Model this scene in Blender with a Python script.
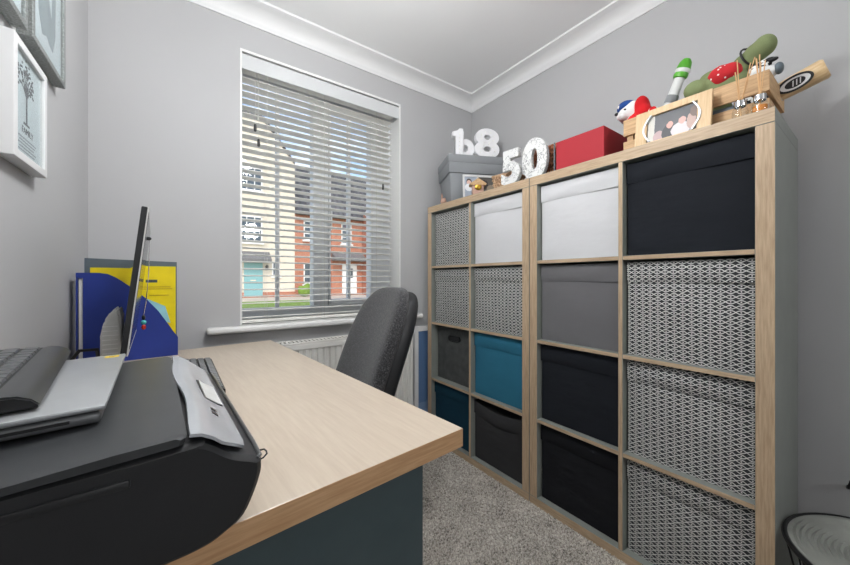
import bpy, bmesh, math, random
from mathutils import Vector, Matrix
random.seed(7)
PI = math.pi
scene = bpy.context.scene
for o in list(bpy.data.objects): bpy.data.objects.remove(o)
COL = scene.collection

# ------------------------------------------------------------------ camera, sky, sun, exposure
cd = bpy.data.cameras.new('camera'); cam = bpy.data.objects.new('camera', cd); COL.objects.link(cam)
cam.location = (-1.2679, -.1791, 1.0081); cam.rotation_euler = (PI/2, 0, -.6240)
cd.sensor_fit = 'HORIZONTAL'; cd.sensor_width = 36; cd.lens = 335.87/850*36
cd.shift_y = -3.41/850; cd.clip_start = .02; cd.clip_end = 300
scene.camera = cam

world = bpy.data.worlds.new('sky'); scene.world = world; world.use_nodes = True
wn, wl = world.node_tree.nodes, world.node_tree.links
bg = wn['Background']
sky = wn.new('ShaderNodeTexSky'); sky.sky_type = 'NISHITA'; sky.sun_disc = False
sky.sun_elevation = math.radians(42); sky.sun_rotation = math.radians(200); sky.air_density = 1.0; sky.dust_density = 1.5
wc = wn.new('ShaderNodeTexCoord'); wm = wn.new('ShaderNodeMapping'); wm.inputs['Scale'].default_value = (1, 1, 2.6)
wno = wn.new('ShaderNodeTexNoise'); wno.inputs['Scale'].default_value = 2.3; wno.inputs['Detail'].default_value = 8
wr = wn.new('ShaderNodeValToRGB'); wr.color_ramp.elements[0].position = .50; wr.color_ramp.elements[1].position = .72
wx = wn.new('ShaderNodeMixRGB'); wx.inputs[2].default_value = (5.2, 5.4, 5.7, 1)
wl.new(wc.outputs['Generated'], wm.inputs[0]); wl.new(wm.outputs[0], wno.inputs['Vector'])
wl.new(wno.outputs['Fac'], wr.inputs[0]); wl.new(wr.outputs[0], wx.inputs[0]); wl.new(sky.outputs[0], wx.inputs[1])
wl.new(wx.outputs[0], bg.inputs[0]); bg.inputs[1].default_value = .17

sd = bpy.data.lights.new('sun', 'SUN'); sun = bpy.data.objects.new('sun', sd); COL.objects.link(sun)
sd.energy = .85; sd.angle = .01; sd.color = (1, .95, .88)
sun.rotation_euler = Vector((-.25, -.75, .75)).to_track_quat('Z', 'Y').to_euler(); sun.location = (0, -6, 20)

vs = scene.view_settings
vs.view_transform = 'Standard'; vs.look = 'None'; vs.gamma = 1; vs.exposure = 0.80; vs.use_curve_mapping = False
LAMP_FILL = 26.5          # radiance of the added, unseen globe fill lamps

# ------------------------------------------------------------------ materials
def S(r, g, b):
    f = lambda c: (c/255/12.92) if c/255 <= .04045 else ((c/255+.055)/1.055)**2.4
    return (f(r), f(g), f(b), 1)
class NT:
    def __init__(s, name, rough=.5, metal=0, spec=.5):
        s.m = bpy.data.materials.new(name); s.m.use_nodes = True
        s.n, s.l = s.m.node_tree.nodes, s.m.node_tree.links
        s.b = s.n['Principled BSDF']
        s.b.inputs['Roughness'].default_value = rough; s.b.inputs['Metallic'].default_value = metal
        s.b.inputs['Specular IOR Level'].default_value = spec
    def coord(s, scale=(1, 1, 1), out='Object', rot=(0, 0, 0)):
        c = s.n.new('ShaderNodeTexCoord'); m = s.n.new('ShaderNodeMapping')
        m.inputs['Scale'].default_value = scale; m.inputs['Rotation'].default_value = rot
        s.l.new(c.outputs[out], m.inputs[0]); return m.outputs[0]
    def noise(s, vec, scale, detail=3, rough=.5):
        t = s.n.new('ShaderNodeTexNoise'); t.inputs['Scale'].default_value = scale
        t.inputs['Detail'].default_value = detail; t.inputs['Roughness'].default_value = rough
        s.l.new(vec, t.inputs['Vector']); return t.outputs['Fac']
    def ramp(s, fac, stops):
        r = s.n.new('ShaderNodeValToRGB'); e = r.color_ramp.elements
        while len(e) < len(stops): e.new(.5)
        for i, (p, c) in enumerate(stops): e[i].position = p; e[i].color = c
        s.l.new(fac, r.inputs[0]); return r.outputs[0]
    def math(s, op, a, b=None, c=None):
        t = s.n.new('ShaderNodeMath'); t.operation = op
        for i, v in enumerate((a, b, c)):
            if v is None: continue
            if isinstance(v, (int, float)): t.inputs[i].default_value = v
            else: s.l.new(v, t.inputs[i])
        return t.outputs[0]
    def mix(s, fac, a, b):
        t = s.n.new('ShaderNodeMixRGB')
        for i, v in enumerate((fac, a, b)):
            if isinstance(v, (int, float)): t.inputs[i].default_value = v
            elif isinstance(v, tuple): t.inputs[i].default_value = v
            else: s.l.new(v, t.inputs[i])
        return t.outputs[0]
    def base(s, v):
        if isinstance(v, tuple): s.b.inputs['Base Color'].default_value = v
        else: s.l.new(v, s.b.inputs['Base Color'])
        return s
    def bump(s, h, strength=.3, dist=.002):
        t = s.n.new('ShaderNodeBump'); t.inputs['Strength'].default_value = strength; t.inputs['Distance'].default_value = dist
        s.l.new(h, t.inputs['Height']); s.l.new(t.outputs[0], s.b.inputs['Normal']); return s
    def sep(s, vec):
        t = s.n.new('ShaderNodeSeparateXYZ'); s.l.new(vec, t.inputs[0]); return t.outputs
def dark(c, k): return (c[0]*k, c[1]*k, c[2]*k, 1)
M = {}
def plain(name, col, rough=.5, metal=0, spec=.5, var=.06, scale=30, bump=0, bscale=200, bdist=.001):
    t = NT(name, rough, metal, spec); v = t.coord()
    t.base(t.ramp(t.noise(v, scale), [(.3, dark(col, 1-var)), (.7, dark(col, 1+var))]))
    if bump: t.bump(t.noise(v, bscale, 4), bump, bdist)
    M[name] = t.m; return t.m
def wood(name, c1, c2, grain='z', rough=.45, fine=1.0):
    t = NT(name, rough, 0, .4); k = {'x': (6, 90, 90), 'y': (90, 6, 90), 'z': (90, 90, 6)}[grain]
    k2 = {'x': (2, 14, 14), 'y': (14, 2, 14), 'z': (14, 14, 2)}[grain]
    a = t.noise(t.coord(k), 2.2*fine, 5, .6); b = t.noise(t.coord(k2), 2.0, 3)
    f = t.math('ADD', t.math('MULTIPLY', a, .7), t.math('MULTIPLY', b, .3))
    t.base(t.ramp(f, [(.33, c1), (.66, c2)])); t.bump(a, .08, .0006)
    M[name] = t.m; return t.m
def fabric(name, col, rough=.85, var=.08, wr=.25, spec=.2):
    t = NT(name, rough, 0, spec); v = t.coord()
    n = t.noise(v, 6, 4); f = t.noise(v, 700, 2)
    t.base(t.ramp(t.math('ADD', t.math('MULTIPLY', n, .6), t.math('MULTIPLY', f, .4)), [(.35, dark(col, 1-var)), (.65, dark(col, 1+var))]))
    h = t.math('ADD', t.math('MULTIPLY', t.noise(t.coord((1, 1, 2.2)), 7, 3), .8), t.math('MULTIPLY', f, .05))
    t.bump(h, wr, .02); M[name] = t.m; return t.m
def pattern(name):
    t = NT(name, .85, 0, .2); o = t.sep(t.coord()); y, z = o[1], o[2]
    py, pz = .046, .0150
    wob = t.noise(t.coord((1, 60, 60)), 1.2, 2)
    cy = t.math('COSINE', t.math('MULTIPLY', y, 2*PI/py))
    zz = t.math('ADD', t.math('MULTIPLY', z, 1/pz), t.math('MULTIPLY', wob, .22))
    def line(sg, w):
        a = t.math('ADD', zz, t.math('MULTIPLY', cy, sg*.35))
        d = t.math('ABSOLUTE', t.math('SUBTRACT', t.math('FRACT', a), .5))
        return t.math('LESS_THAN', d, w)
    l = t.math('MAXIMUM', line(1, .088), line(-1, .088))
    # dot in the middle of each eye
    fy = t.math('MULTIPLY', t.math('SUBTRACT', t.math('FRACT', t.math('MULTIPLY', y, 2/py)), .5), py/2)
    fz = t.math('MULTIPLY', t.math('SUBTRACT', t.math('FRACT', zz), .5), pz)
    fy0 = t.math('MULTIPLY', t.math('SUBTRACT', t.math('FRACT', t.math('ADD', t.math('MULTIPLY', y, 2/py), .5)), .5), py/2)
    r = t.math('SQRT', t.math('ADD', t.math('MULTIPLY', fy0, fy0), t.math('MULTIPLY', t.math('SUBTRACT', fz, 0.0), t.math('SUBTRACT', fz, 0.0))))
    l = t.math('MAXIMUM', l, t.math('LESS_THAN', r, .0019))
    n = t.noise(t.coord(), 300, 2)
    t.base(t.mix(l, t.mix(n, S(48, 50, 52), S(76, 78, 80)), t.mix(n, S(212, 212, 208), S(240, 240, 236))))
    t.bump(t.noise(t.coord((1, 1, 2)), 7, 3), .2, .02)
    M[name] = t.m
def blobs(name, bgcol, items, rough=.4, ax=(1, 2), noise=0):
    """printed picture: soft ellipses (a, b, ra, rb, colour) in two object axes"""
    t = NT(name, rough, 0, .5); o = t.sep(t.coord()); a, b = o[ax[0]], o[ax[1]]
    if noise:
        nn = t.math('MULTIPLY', t.math('SUBTRACT', t.noise(t.coord(), 90, 3), .5), noise); a = t.math('ADD', a, nn); b = t.math('ADD', b, nn)
    c = bgcol
    for (ca, cb, ra, rb, co) in items:
        u = t.math('MULTIPLY', t.math('SUBTRACT', a, ca), 1/ra); v = t.math('MULTIPLY', t.math('SUBTRACT', b, cb), 1/rb)
        f = t.math('LESS_THAN', t.math('ADD', t.math('MULTIPLY', u, u), t.math('MULTIPLY', v, v)), 1)
        c = t.mix(f, c, co)
    t.base(c); M[name] = t.m
def glass(name, tint=(1, 1, 1, 1), rough=0, alpha=.12):
    t = NT(name); n, l = t.n, t.l; out = n['Material Output']
    tr = n.new('ShaderNodeBsdfTransparent'); tr.inputs[0].default_value = tint
    gl = n.new('ShaderNodeBsdfGlossy'); gl.inputs['Roughness'].default_value = rough
    lw = n.new('ShaderNodeLayerWeight'); lw.inputs[0].default_value = .5
    fr = t.math('ADD', t.math('MULTIPLY', t.math('POWER', lw.outputs['Facing'], 5), .7), .03)
    mx = n.new('ShaderNodeMixShader'); l.new(fr, mx.inputs[0]); l.new(tr.outputs[0], mx.inputs[1]); l.new(gl.outputs[0], mx.inputs[2])
    l.new(mx.outputs[0], out.inputs[0]); M[name] = t.m

plain('wall_paint', S(190, 190, 191), .9, var=.012, scale=3, bump=.15, bscale=350, bdist=.0006)
plain('ceiling_paint', S(247, 247, 247), .92, var=.008, scale=3, bump=.1, bscale=300, bdist=.0005)
plain('cove_paint', S(240, 240, 240), .7, var=.008, scale=3)
plain('white_gloss', S(236, 236, 234), .3, var=.01)
plain('upvc', S(226, 228, 230), .35, var=.01)
plain('slat_white', S(240, 239, 233), .4, var=.012)
plain('valance_white', S(212, 214, 215), .5, var=.01)
plain('radiator_white', S(232, 230, 224), .35, var=.01)
plain('cord_white', S(215, 213, 205), .8)
plain('tassel', S(58, 58, 58), .5)
wood('oak_v', S(172, 146, 118), S(208, 184, 154), 'z'); wood('oak_h', S(172, 146, 118), S(208, 184, 154), 'y')
plain('shelf_grey', S(136, 140, 134), .5, var=.05, scale=12)
wood('desk_top', S(194, 178, 160), S(207, 193, 175), 'y', .28, .8)
wood('desk_edge', S(186, 142, 100), S(220, 180, 138), 'x', .45)
plain('desk_panel', S(66, 82, 86), .5, var=.05, bump=.1, bscale=500)
pattern('pattern_cloth')
fabric('white_cloth', S(216, 216, 218), wr=.18, var=.02); fabric('grey_cloth', S(116, 115, 117), var=.05, wr=.15)
fabric('navy_black_cloth', S(33, 36, 42), var=.12); fabric('black_cloth', S(30, 31, 35), var=.12)
fabric('teal_cloth', S(52, 118, 145), var=.08); fabric('dark_teal_cloth', S(24, 62, 80), var=.1)
fabric('charcoal_cloth', S(60, 60, 62), var=.1, wr=.3)
plain('grey_board', S(78, 80, 80), .6, var=.25, scale=25, bump=.2, bscale=60)
fabric('chair_fabric', S(58, 58, 60), var=.3, wr=.1); plain('black_plastic', S(34, 35, 37), .42, var=.06, bump=.12, bscale=900, bdist=.0004)
t = NT('chair_fabric', .9, 0, .25); v = t.coord(); n1 = t.noise(v, 230, 3, .75)
t.base(t.ramp(n1, [(.35, S(30, 30, 32)), (.52, S(56, 56, 58)), (.68, S(112, 112, 114))])); t.bump(n1, .4, .002)
t.b.inputs['Sheen Weight'].default_value = .3; M['chair_fabric'] = t.m
plain('printer_lid', S(58, 60, 62), .38, var=.1, scale=18, bump=.12, bscale=1100, bdist=.0003)
plain('printer_body', S(38, 39, 41), .4, var=.08, bump=.1, bscale=1200, bdist=.0003)
plain('printer_silver', S(196, 200, 206), .26, metal=.45, var=.02)
plain('printer_trim', S(120, 122, 126), .3, metal=.7)
plain('screen_dark', S(52, 55, 58), .12)
plain('laptop_silver', S(180, 183, 185), .38, metal=.55, var=.03)
plain('laptop_base', S(120, 122, 124), .4, metal=.5)
plain('key_black', S(84, 86, 88), .3, var=.08); plain('keyboard_black', S(22, 23, 25), .4)
plain('palm_grey', S(66, 68, 70), .28, metal=.3, var=.1)
plain('yellow_label', S(238, 206, 30), .5)
plain('light_grey_plastic', S(205, 206, 204), .45)
plain('file_blue', S(34, 56, 140), .4, var=.08, scale=10); plain('folder_yellow', S(238, 214, 20), .3, var=.05)
plain('folder_slate', S(92, 104, 112), .4); plain('paper_blue', S(150, 205, 215), .6); plain('paper_white', S(232, 232, 230), .8)
plain('bead_teal', S(80, 190, 190), .2); plain('bead_red', S(200, 50, 35), .2); plain('metal_dark', S(60, 62, 64), .3, metal=.9)
plain('chrome', S(225, 226, 228), .14, metal=1); plain('satin_silver', S(196, 198, 200), .35, metal=.5); plain('wire_black', S(26, 26, 28), .4, metal=.3)
plain('frame_white', S(226, 226, 226), .4, var=.01); plain('frame_glitter', S(138, 142, 140), .5, metal=.3, var=.35, scale=260, bump=.4, bscale=260)
plain('mat_mint', S(214, 228, 232), .6, var=.02); plain('ink', S(70, 78, 84), .8); plain('ink_soft', S(150, 160, 166), .8)
plain('print_pale', S(222, 234, 238), .7, var=.03); plain('print_grey', S(150, 165, 170), .7, var=.15, scale=20)
plain('crate_wood', S(176, 138, 98), .6); wood('crate_wood', S(176, 138, 98), S(222, 186, 142), 'y', .6); wood('crate_wood_x', S(176, 138, 98), S(222, 186, 142), 'x', .6)
wood('crate_dark', S(118, 82, 54), S(165, 122, 86), 'y', .6)
wood('frame_beech', S(206, 172, 128), S(230, 200, 158), 'z', .45)
fabric('red_card', S(176, 54, 62), rough=.6, var=.04, wr=.02)
fabric('box_slate', S(146, 149, 152), rough=.7, var=.04, wr=.06)
plain('digit_white', S(242, 242, 244), .35, var=.01); plain('bulb', S(255, 255, 250), .2)
t = NT('signed_white', .5); v = t.coord(); n1 = t.noise(v, 42, 4, .65); n2 = t.noise(v, 14, 2)
lin = t.math('LESS_THAN', t.math('ABSOLUTE', t.math('SUBTRACT', n1, .5)), .013); msk = t.math('GREATER_THAN', n2, .42)
t.base(t.mix(t.math('MULTIPLY', lin, msk), S(228, 228, 226), S(104, 106, 110))); M['signed_white'] = t.m
def wicker(name, c1, c2):
    t = NT(name, .6); v = t.coord(); w = t.n.new('ShaderNodeTexWave'); w.bands_direction = 'DIAGONAL'; w.inputs['Scale'].default_value = 60; w.inputs['Distortion'].default_value = 3
    t.l.new(v, w.inputs['Vector']); t.base(t.ramp(w.outputs['Fac'], [(.2, c1), (.8, c2)])); t.bump(w.outputs['Fac'], .5, .003); M[name] = t.m
wicker('wicker_rust', S(110, 58, 34), S(176, 108, 70)); wicker('wicker_tan', S(160, 120, 88), S(222, 188, 152))
fabric('plush_green', S(134, 146, 104), var=.15); fabric('plush_red', S(208, 34, 40), var=.1); fabric('plush_white', S(232, 232, 230), var=.05); fabric('plush_blue', S(40, 74, 140), var=.1)
t = NT('red_dots', .85); o = t.coord(); vo = t.n.new('ShaderNodeTexVoronoi'); vo.inputs['Scale'].default_value = 75; t.l.new(o, vo.inputs['Vector'])
t.base(t.mix(t.math('LESS_THAN', vo.outputs['Distance'], .22), S(196, 34, 42), S(240, 225, 222))); M['red_dots'] = t.m
t = NT('cow_cloth', .85); t.base(t.ramp(t.noise(t.coord(), 60, 2), [(.5, S(240, 240, 238)), (.53, S(28, 28, 30))])); M['cow_cloth'] = t.m
plain('toy_white', S(228, 230, 228), .3); plain('toy_green', S(88, 172, 48), .35); plain('toy_grey', S(140, 144, 146), .4); plain('toy_black', S(32, 32, 34), .5)
wood('bat_wood', S(206, 172, 124), S(232, 204, 162), 'y', .4)
plain('reed', S(222, 178, 128), .7); plain('oil_amber', S(222, 140, 60), .15)
plain('tray_grey', S(140, 142, 136), .5, var=.06)
plain('brass', S(190, 150, 60), .3, metal=.8); plain('shell_pink', S(200, 160, 140), .4)
glass('glass_pane'); glass('glass_clear', (.97, .98, .98, 1))
blobs('photo_people', S(86, 88, 92), [(-a, b-.046, ra, rb, c) for a, b, ra, rb, c in [(-.058, .045, .010, .09, S(206, 204, 195)), (-.036, .012, .016, .022, S(186, 158, 158)), (-.006, .018, .020, .03, S(40, 40, 46)), (-.004, .044, .009, .012, S(216, 162, 150)),
    (.026, .018, .026, .024, S(210, 204, 206)), (.030, .047, .010, .012, S(212, 168, 158)), (.054, .036, .012, .026, S(190, 160, 150)), (.062, .066, .012, .018, S(120, 100, 92))]], noise=.006)
blobs('photo_child', S(176, 186, 200), [(-.01, .035, .016, .018, S(80, 70, 66)), (-.01, .03, .013, .014, S(226, 190, 172)), (-.012, .0, .024, .022, S(238, 240, 244))], noise=.004, ax=(0, 2))
blobs('photo_grass', S(96, 92, 88), [(-.02, .02, .02, .03, S(60, 54, 52)), (.02, 0, .03, .018, S(150, 138, 120))], noise=.02, ax=(0, 2))
blobs('blue_picture', S(92, 122, 162), [(0, .1, .3, .12, S(120, 146, 180))], noise=.03, ax=(0, 2))
# outdoors
plain('render_cream', S(222, 213, 195), .9, var=.03, scale=2); plain('house_white', S(240, 240, 238), .5); plain('house_glass', S(70, 84, 96), .08)
plain('door_teal', S(132, 178, 180), .5); plain('porch_lead', S(112, 112, 112), .7)
t = NT('brick_red', .9); br = t.n.new('ShaderNodeTexBrick'); br.inputs['Scale'].default_value = 1
br.inputs['Color1'].default_value = S(160, 88, 62); br.inputs['Color2'].default_value = S(184, 112, 82); br.inputs['Mortar'].default_value = S(196, 170, 150)
br.inputs['Brick Width'].default_value = .225; br.inputs['Row Height'].default_value = .075; br.inputs['Mortar Size'].default_value = .008
t.l.new(t.coord(rot=(PI/2, 0, 0)), br.inputs['Vector']); t.base(br.outputs[0]); M['brick_red'] = t.m
t = NT('roof_tile', .9); br = t.n.new('ShaderNodeTexBrick'); br.inputs['Scale'].default_value = 1
br.inputs['Color1'].default_value = S(66, 68, 72); br.inputs['Color2'].default_value = S(104, 104, 106); br.inputs['Mortar'].default_value = S(40, 40, 42)
br.inputs['Brick Width'].default_value = .34; br.inputs['Row Height'].default_value = .3; br.inputs['Mortar Size'].default_value = .03
t.l.new(t.coord(rot=(PI/4, 0, 0)), br.inputs['Vector']); t.base(br.outputs[0]); M['roof_tile'] = t.m
plain('grass', S(118, 146, 62), .95, var=.3, scale=6, bump=.6, bscale=40, bdist=.03); plain('paving', S(196, 186, 170), .9, var=.1, scale=3)
plain('carpet', S(150, 145, 138), .98, var=.25, scale=160, bump=.6, bscale=300, bdist=.004, spec=.05)
t = NT('carpet_tuft', .98, 0, .05); v = t.coord(); a = t.noise(v, 120, 2, .75); b = t.noise(v, 9, 3)
t.base(t.ramp(t.math('ADD', t.math('MULTIPLY', a, .8), t.math('MULTIPLY', b, .2)), [(.36, S(100, 95, 90)), (.45, S(176, 169, 160)), (.56, S(210, 204, 195)), (.66, S(240, 236, 229))])); M['carpet_tuft'] = t.m
t = NT('fill_glow', .5); t.b.inputs['Emission Color'].default_value = (.98, .99, 1, 1); t.b.inputs['Emission Strength'].default_value = LAMP_FILL; t.base(S(250, 250, 248)); M['fill_glow'] = t.m  # emission for the added globe fill lamps

# ------------------------------------------------------------------ mesh helpers
def box(bm, x0, x1, y0, y1, z0, z1, r=0, seg=2):
    g = bmesh.ops.create_cube(bm, size=1); vs_ = g['verts']
    for v in vs_:
        v.co = Vector((x0+(v.co.x+.5)*(x1-x0), y0+(v.co.y+.5)*(y1-y0), z0+(v.co.z+.5)*(z1-z0)))
    if r:
        es = list({e for v in vs_ for e in v.link_edges})
        bmesh.ops.bevel(bm, geom=es, offset=r, segments=seg, profile=.5, affect='EDGES')
    return bm
def B(*a, **k): return box(bmesh.new(), *a, **k)
def lathe(bm, prof, seg=24, c=(0, 0, 0), cap=True):
    rings = []
    for r, z in prof:
        rings.append([bm.verts.new((c[0]+r*math.cos(2*PI*i/seg), c[1]+r*math.sin(2*PI*i/seg), c[2]+z)) for i in range(seg)])
    for a, b in zip(rings, rings[1:]):
        for i in range(seg): bm.faces.new((a[i], a[(i+1) % seg], b[(i+1) % seg], b[i]))
    if cap:
        bm.faces.new(rings[0][::-1]); bm.faces.new(rings[-1])
    return bm
def tube(bm, pts, r, seg=8, closed=False, cap=True):
    pts = [Vector(p) for p in pts]; n = len(pts); rings = []
    up = None
    for i, p in enumerate(pts):
        a = pts[(i-1) % n] if (closed or i > 0) else p; b = pts[(i+1) % n] if (closed or i < n-1) else p
        d = (b-a).normalized()
        if up is None: up = Vector((0, 0, 1)) if abs(d.z) < .9 else Vector((1, 0, 0))
        s = d.cross(up)
        if s.length < 1e-4: s = d.orthogonal()
        s.normalize(); u = s.cross(d).normalized(); up = u
        rr = r[i] if isinstance(r, (list, tuple)) else r
        rings.append([bm.verts.new(p+s*rr*math.cos(2*PI*k/seg)+u*rr*math.sin(2*PI*k/seg)) for k in range(seg)])
    pr = list(zip(rings, rings[1:])) + ([(rings[-1], rings[0])] if closed else [])
    for a, b in pr:
        for k in range(seg): bm.faces.new((a[k], a[(k+1) % seg], b[(k+1) % seg], b[k]))
    if cap and not closed: bm.faces.new(rings[0][::-1]); bm.faces.new(rings[-1])
    return bm
def prism(bm, pts, axis, d0, d1):
    """outline pts (a,b) extruded along axis; x: (y,z), y: (x,z), z: (x,y)"""
    f = {'x': lambda a, b, d: (d, a, b), 'y': lambda a, b, d: (a, d, b), 'z': lambda a, b, d: (a, b, d)}[axis]
    A = [bm.verts.new(f(a, b, d0)) for a, b in pts]; Bv = [bm.verts.new(f(a, b, d1)) for a, b in pts]; n = len(pts)
    bm.faces.new(A[::-1]); bm.faces.new(Bv)
    for i in range(n): bm.faces.new((A[i], A[(i+1) % n], Bv[(i+1) % n], Bv[i]))
    return bm
def squad(bm, c, r, e1=1., e2=1., nu=28, nv=16, fn=None):
    """superellipsoid"""
    def p(w, e): return math.copysign(abs(w)**e, w)
    rows = []
    for j in range(1, nv):
        v = -PI/2+PI*j/nv; row = []
        for i in range(nu):
            u = 2*PI*i/nu
            q = Vector((r[0]*p(math.cos(v), e1)*p(math.cos(u), e2), r[1]*p(math.cos(v), e1)*p(math.sin(u), e2), r[2]*p(math.sin(v), e1)))
            row.append(q)
        rows.append(row)
    T = fn or (lambda q: q)
    c = Vector(c)
    R = [[bm.verts.new(T(q)+c) for q in row] for row in rows]
    lo = bm.verts.new(T(Vector((0, 0, -r[2])))+c); hi = bm.verts.new(T(Vector((0, 0, r[2])))+c)
    for a, b in zip(R, R[1:]):
        for i in range(nu): bm.faces.new((a[i], a[(i+1) % nu], b[(i+1) % nu], b[i]))
    for i in range(nu): bm.faces.new((lo, R[0][(i+1) % nu], R[0][i])); bm.faces.new((hi, R[-1][i], R[-1][(i+1) % nu]))
    return bm
def mesh(name, bm, mat, smooth=False, angle=None):
    bmesh.ops.recalc_face_normals(bm, faces=bm.faces[:])
    me = bpy.data.meshes.new(name); bm.to_mesh(me); bm.free()
    for m in (mat if isinstance(mat, (list, tuple)) else [mat]): me.materials.append(M[m])
    if smooth:
        me.polygons.foreach_set('use_smooth', [True]*len(me.polygons))
        try: me.set_sharp_from_angle(angle=math.radians(angle or 40))
        except Exception: pass
    return me
def obj(name, bm, mat, parent=None, smooth=False, loc=None, rot=None, angle=None):
    me = bm if isinstance(bm, bpy.types.Mesh) else mesh(name, bm, mat, smooth, angle)
    o = bpy.data.objects.new(name, me); COL.objects.link(o)
    if parent: o.parent = parent
    if loc: o.location = loc
    if rot: o.rotation_euler = rot
    return o
def tag(o, label, cat, group=None, kind=None):
    o['label'] = label; o['category'] = cat
    if group: o['group'] = group
    if kind: o['kind'] = kind
    return o
def thing(name, label, cat, loc=(0, 0, 0), rot=(0, 0, 0), group=None, kind=None):
    o = bpy.data.objects.new(name, None); o.empty_display_size = .05; COL.objects.link(o)
    o.location = loc; o.rotation_euler = rot if isinstance(rot, tuple) else (0, 0, rot)
    return tag(o, label, cat, group, kind)
def struct(name, bm, mat, label, cat, smooth=False):
    return tag(obj(name, bm, mat, smooth=smooth), label, cat, kind='structure')
def curve_mesh(name, cu, mat, tilt=True, smooth=False):
    o = bpy.data.objects.new('tmp', cu); COL.objects.link(o)
    dg = bpy.context.evaluated_depsgraph_get(); me = bpy.data.meshes.new_from_object(o.evaluated_get(dg))
    bpy.data.objects.remove(o); bpy.data.curves.remove(cu); me.name = name; me.materials.clear(); me.materials.append(M[mat])
    return me
def text_mesh(txt, size, depth, mat, offset=0, sx=1, shear=0, bevel=0, res=6, align='CENTER'):
    cu = bpy.data.curves.new('t', 'FONT'); cu.body = txt; cu.size = size; cu.extrude = depth/2; cu.offset = offset; cu.shear = shear
    cu.bevel_depth = bevel; cu.resolution_u = res; cu.align_x = align
    me = curve_mesh('text', cu, mat)
    me.transform(Matrix.Diagonal((sx, 1, 1, 1)))
    return me
def shape_mesh(name, loops, depth, mat, bevel=0):
    """flat outline with holes (x,y), thickness depth, via a filled 2-D curve"""
    cu = bpy.data.curves.new('s', 'CURVE'); cu.dimensions = '2D'; cu.fill_mode = 'BOTH'; cu.extrude = depth/2; cu.bevel_depth = bevel
    for lp in loops:
        sp = cu.splines.new('POLY'); sp.points.add(len(lp)-1); sp.use_cyclic_u = True
        for i, (a, b) in enumerate(lp): sp.points[i].co = (a, b, 0, 1)
    return curve_mesh(name, cu, mat)
def remesh_blob(name, spheres, mat, vox=.004, it=4):
    bm = bmesh.new()
    for c, r in spheres:
        r = (r, r, r) if isinstance(r, (int, float)) else r
        squad(bm, c, r, nu=20, nv=12)
    me = bpy.data.meshes.new('b'); bm.to_mesh(me); bm.free()
    o = bpy.data.objects.new('b', me); COL.objects.link(o)
    m = o.modifiers.new('r', 'REMESH'); m.mode = 'VOXEL'; m.voxel_size = vox
    s = o.modifiers.new('s', 'SMOOTH'); s.factor = .6; s.iterations = it
    dg = bpy.context.evaluated_depsgraph_get(); out = bpy.data.meshes.new_from_object(o.evaluated_get(dg))
    bpy.data.objects.remove(o); out.name = name; out.materials.clear(); out.materials.append(M[mat])
    out.polygons.foreach_set('use_smooth', [True]*len(out.polygons)); return out

# ------------------------------------------------------------------ the room
XL, XR, YF, YN, ZC = -1.564, .45, 1.62, -.95, 2.30
WX0, WX1, WZ0, WZ1, WT = -1.0496, -.162, .79, 2.102, .30
struct('floor', B(XL-.1, XR+.1, YN-.1, YF+WT, -.1, 0), 'carpet', 'speckled beige and grey carpeted floor of the room', 'floor')
struct('ceiling', B(XL-.15, XR+.15, YN-.15, YF+WT, ZC, ZC+.15), 'ceiling_paint', 'plain white ceiling above the coving', 'ceiling')
struct('wall_left', B(XL-.15, XL, YN-.15, YF+WT, 0, ZC), 'wall_paint', 'pale grey painted wall with the picture frames', 'wall')
struct('wall_right', B(XR, XR+.15, YN-.15, YF+WT, 0, ZC), 'wall_paint', 'pale grey painted wall behind the shelving units', 'wall')
bm = bmesh.new(); DX0, DX1 = -.85, -.07  # doorway opening added to let fill light in from behind
box(bm, XL, DX0, YN-.12, YN, 0, ZC); box(bm, DX1, XR, YN-.12, YN, 0, ZC); box(bm, DX0, DX1, YN-.12, YN, 2.02, ZC)
struct('wall_near', bm, 'wall_paint', 'pale grey painted wall behind the viewpoint with an added doorway for fill light', 'wall')
HN = YN-1.55     # landing added beyond the doorway to hold a fill lamp
bm = bmesh.new(); box(bm, XL-.15, XL, HN, YN-.15, 0, ZC); box(bm, XR, XR+.15, HN, YN-.15, 0, ZC); box(bm, XL-.15, XR+.15, HN-.15, HN, 0, ZC)
struct('wall_added_hall', bm, 'wall_paint', 'pale grey painted walls of the added landing behind the added doorway', 'wall')
struct('floor_added_hall', B(XL-.1, XR+.1, HN-.1, YN-.1, -.1, 0), 'carpet', 'carpeted floor of the added landing behind the added doorway', 'floor')
struct('ceiling_added_hall', B(XL-.15, XR+.15, HN-.15, YN-.15, ZC, ZC+.15), 'ceiling_paint', 'white ceiling of the added landing behind the added doorway', 'ceiling')
door = thing('door_added', 'white painted frame of the added doorway behind the viewpoint', 'door frame', (0, 0, 0), kind='structure')  # frame of the added, unseen doorway
for a, b2 in ((DX0-.06, DX0), (DX1, DX1+.06)): obj('architrave', B(a, b2, YN, YN+.016, 0, 2.02, r=.003), 'white_gloss', door)
obj('architrave', B(DX0-.06, DX1+.06, YN, YN+.016, 2.02, 2.08, r=.003), 'white_gloss', door)
bm = bmesh.new()
box(bm, XL, WX0, YF, YF+WT, 0, ZC); box(bm, WX1, XR, YF, YF+WT, 0, ZC); box(bm, WX0, WX1, YF, YF+WT, 0, WZ0-.03); box(bm, WX0, WX1, YF, YF+WT, WZ1, ZC)
wf = struct('wall_far', bm, 'wall_paint', 'grey painted wall with the window opening', 'wall')
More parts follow.
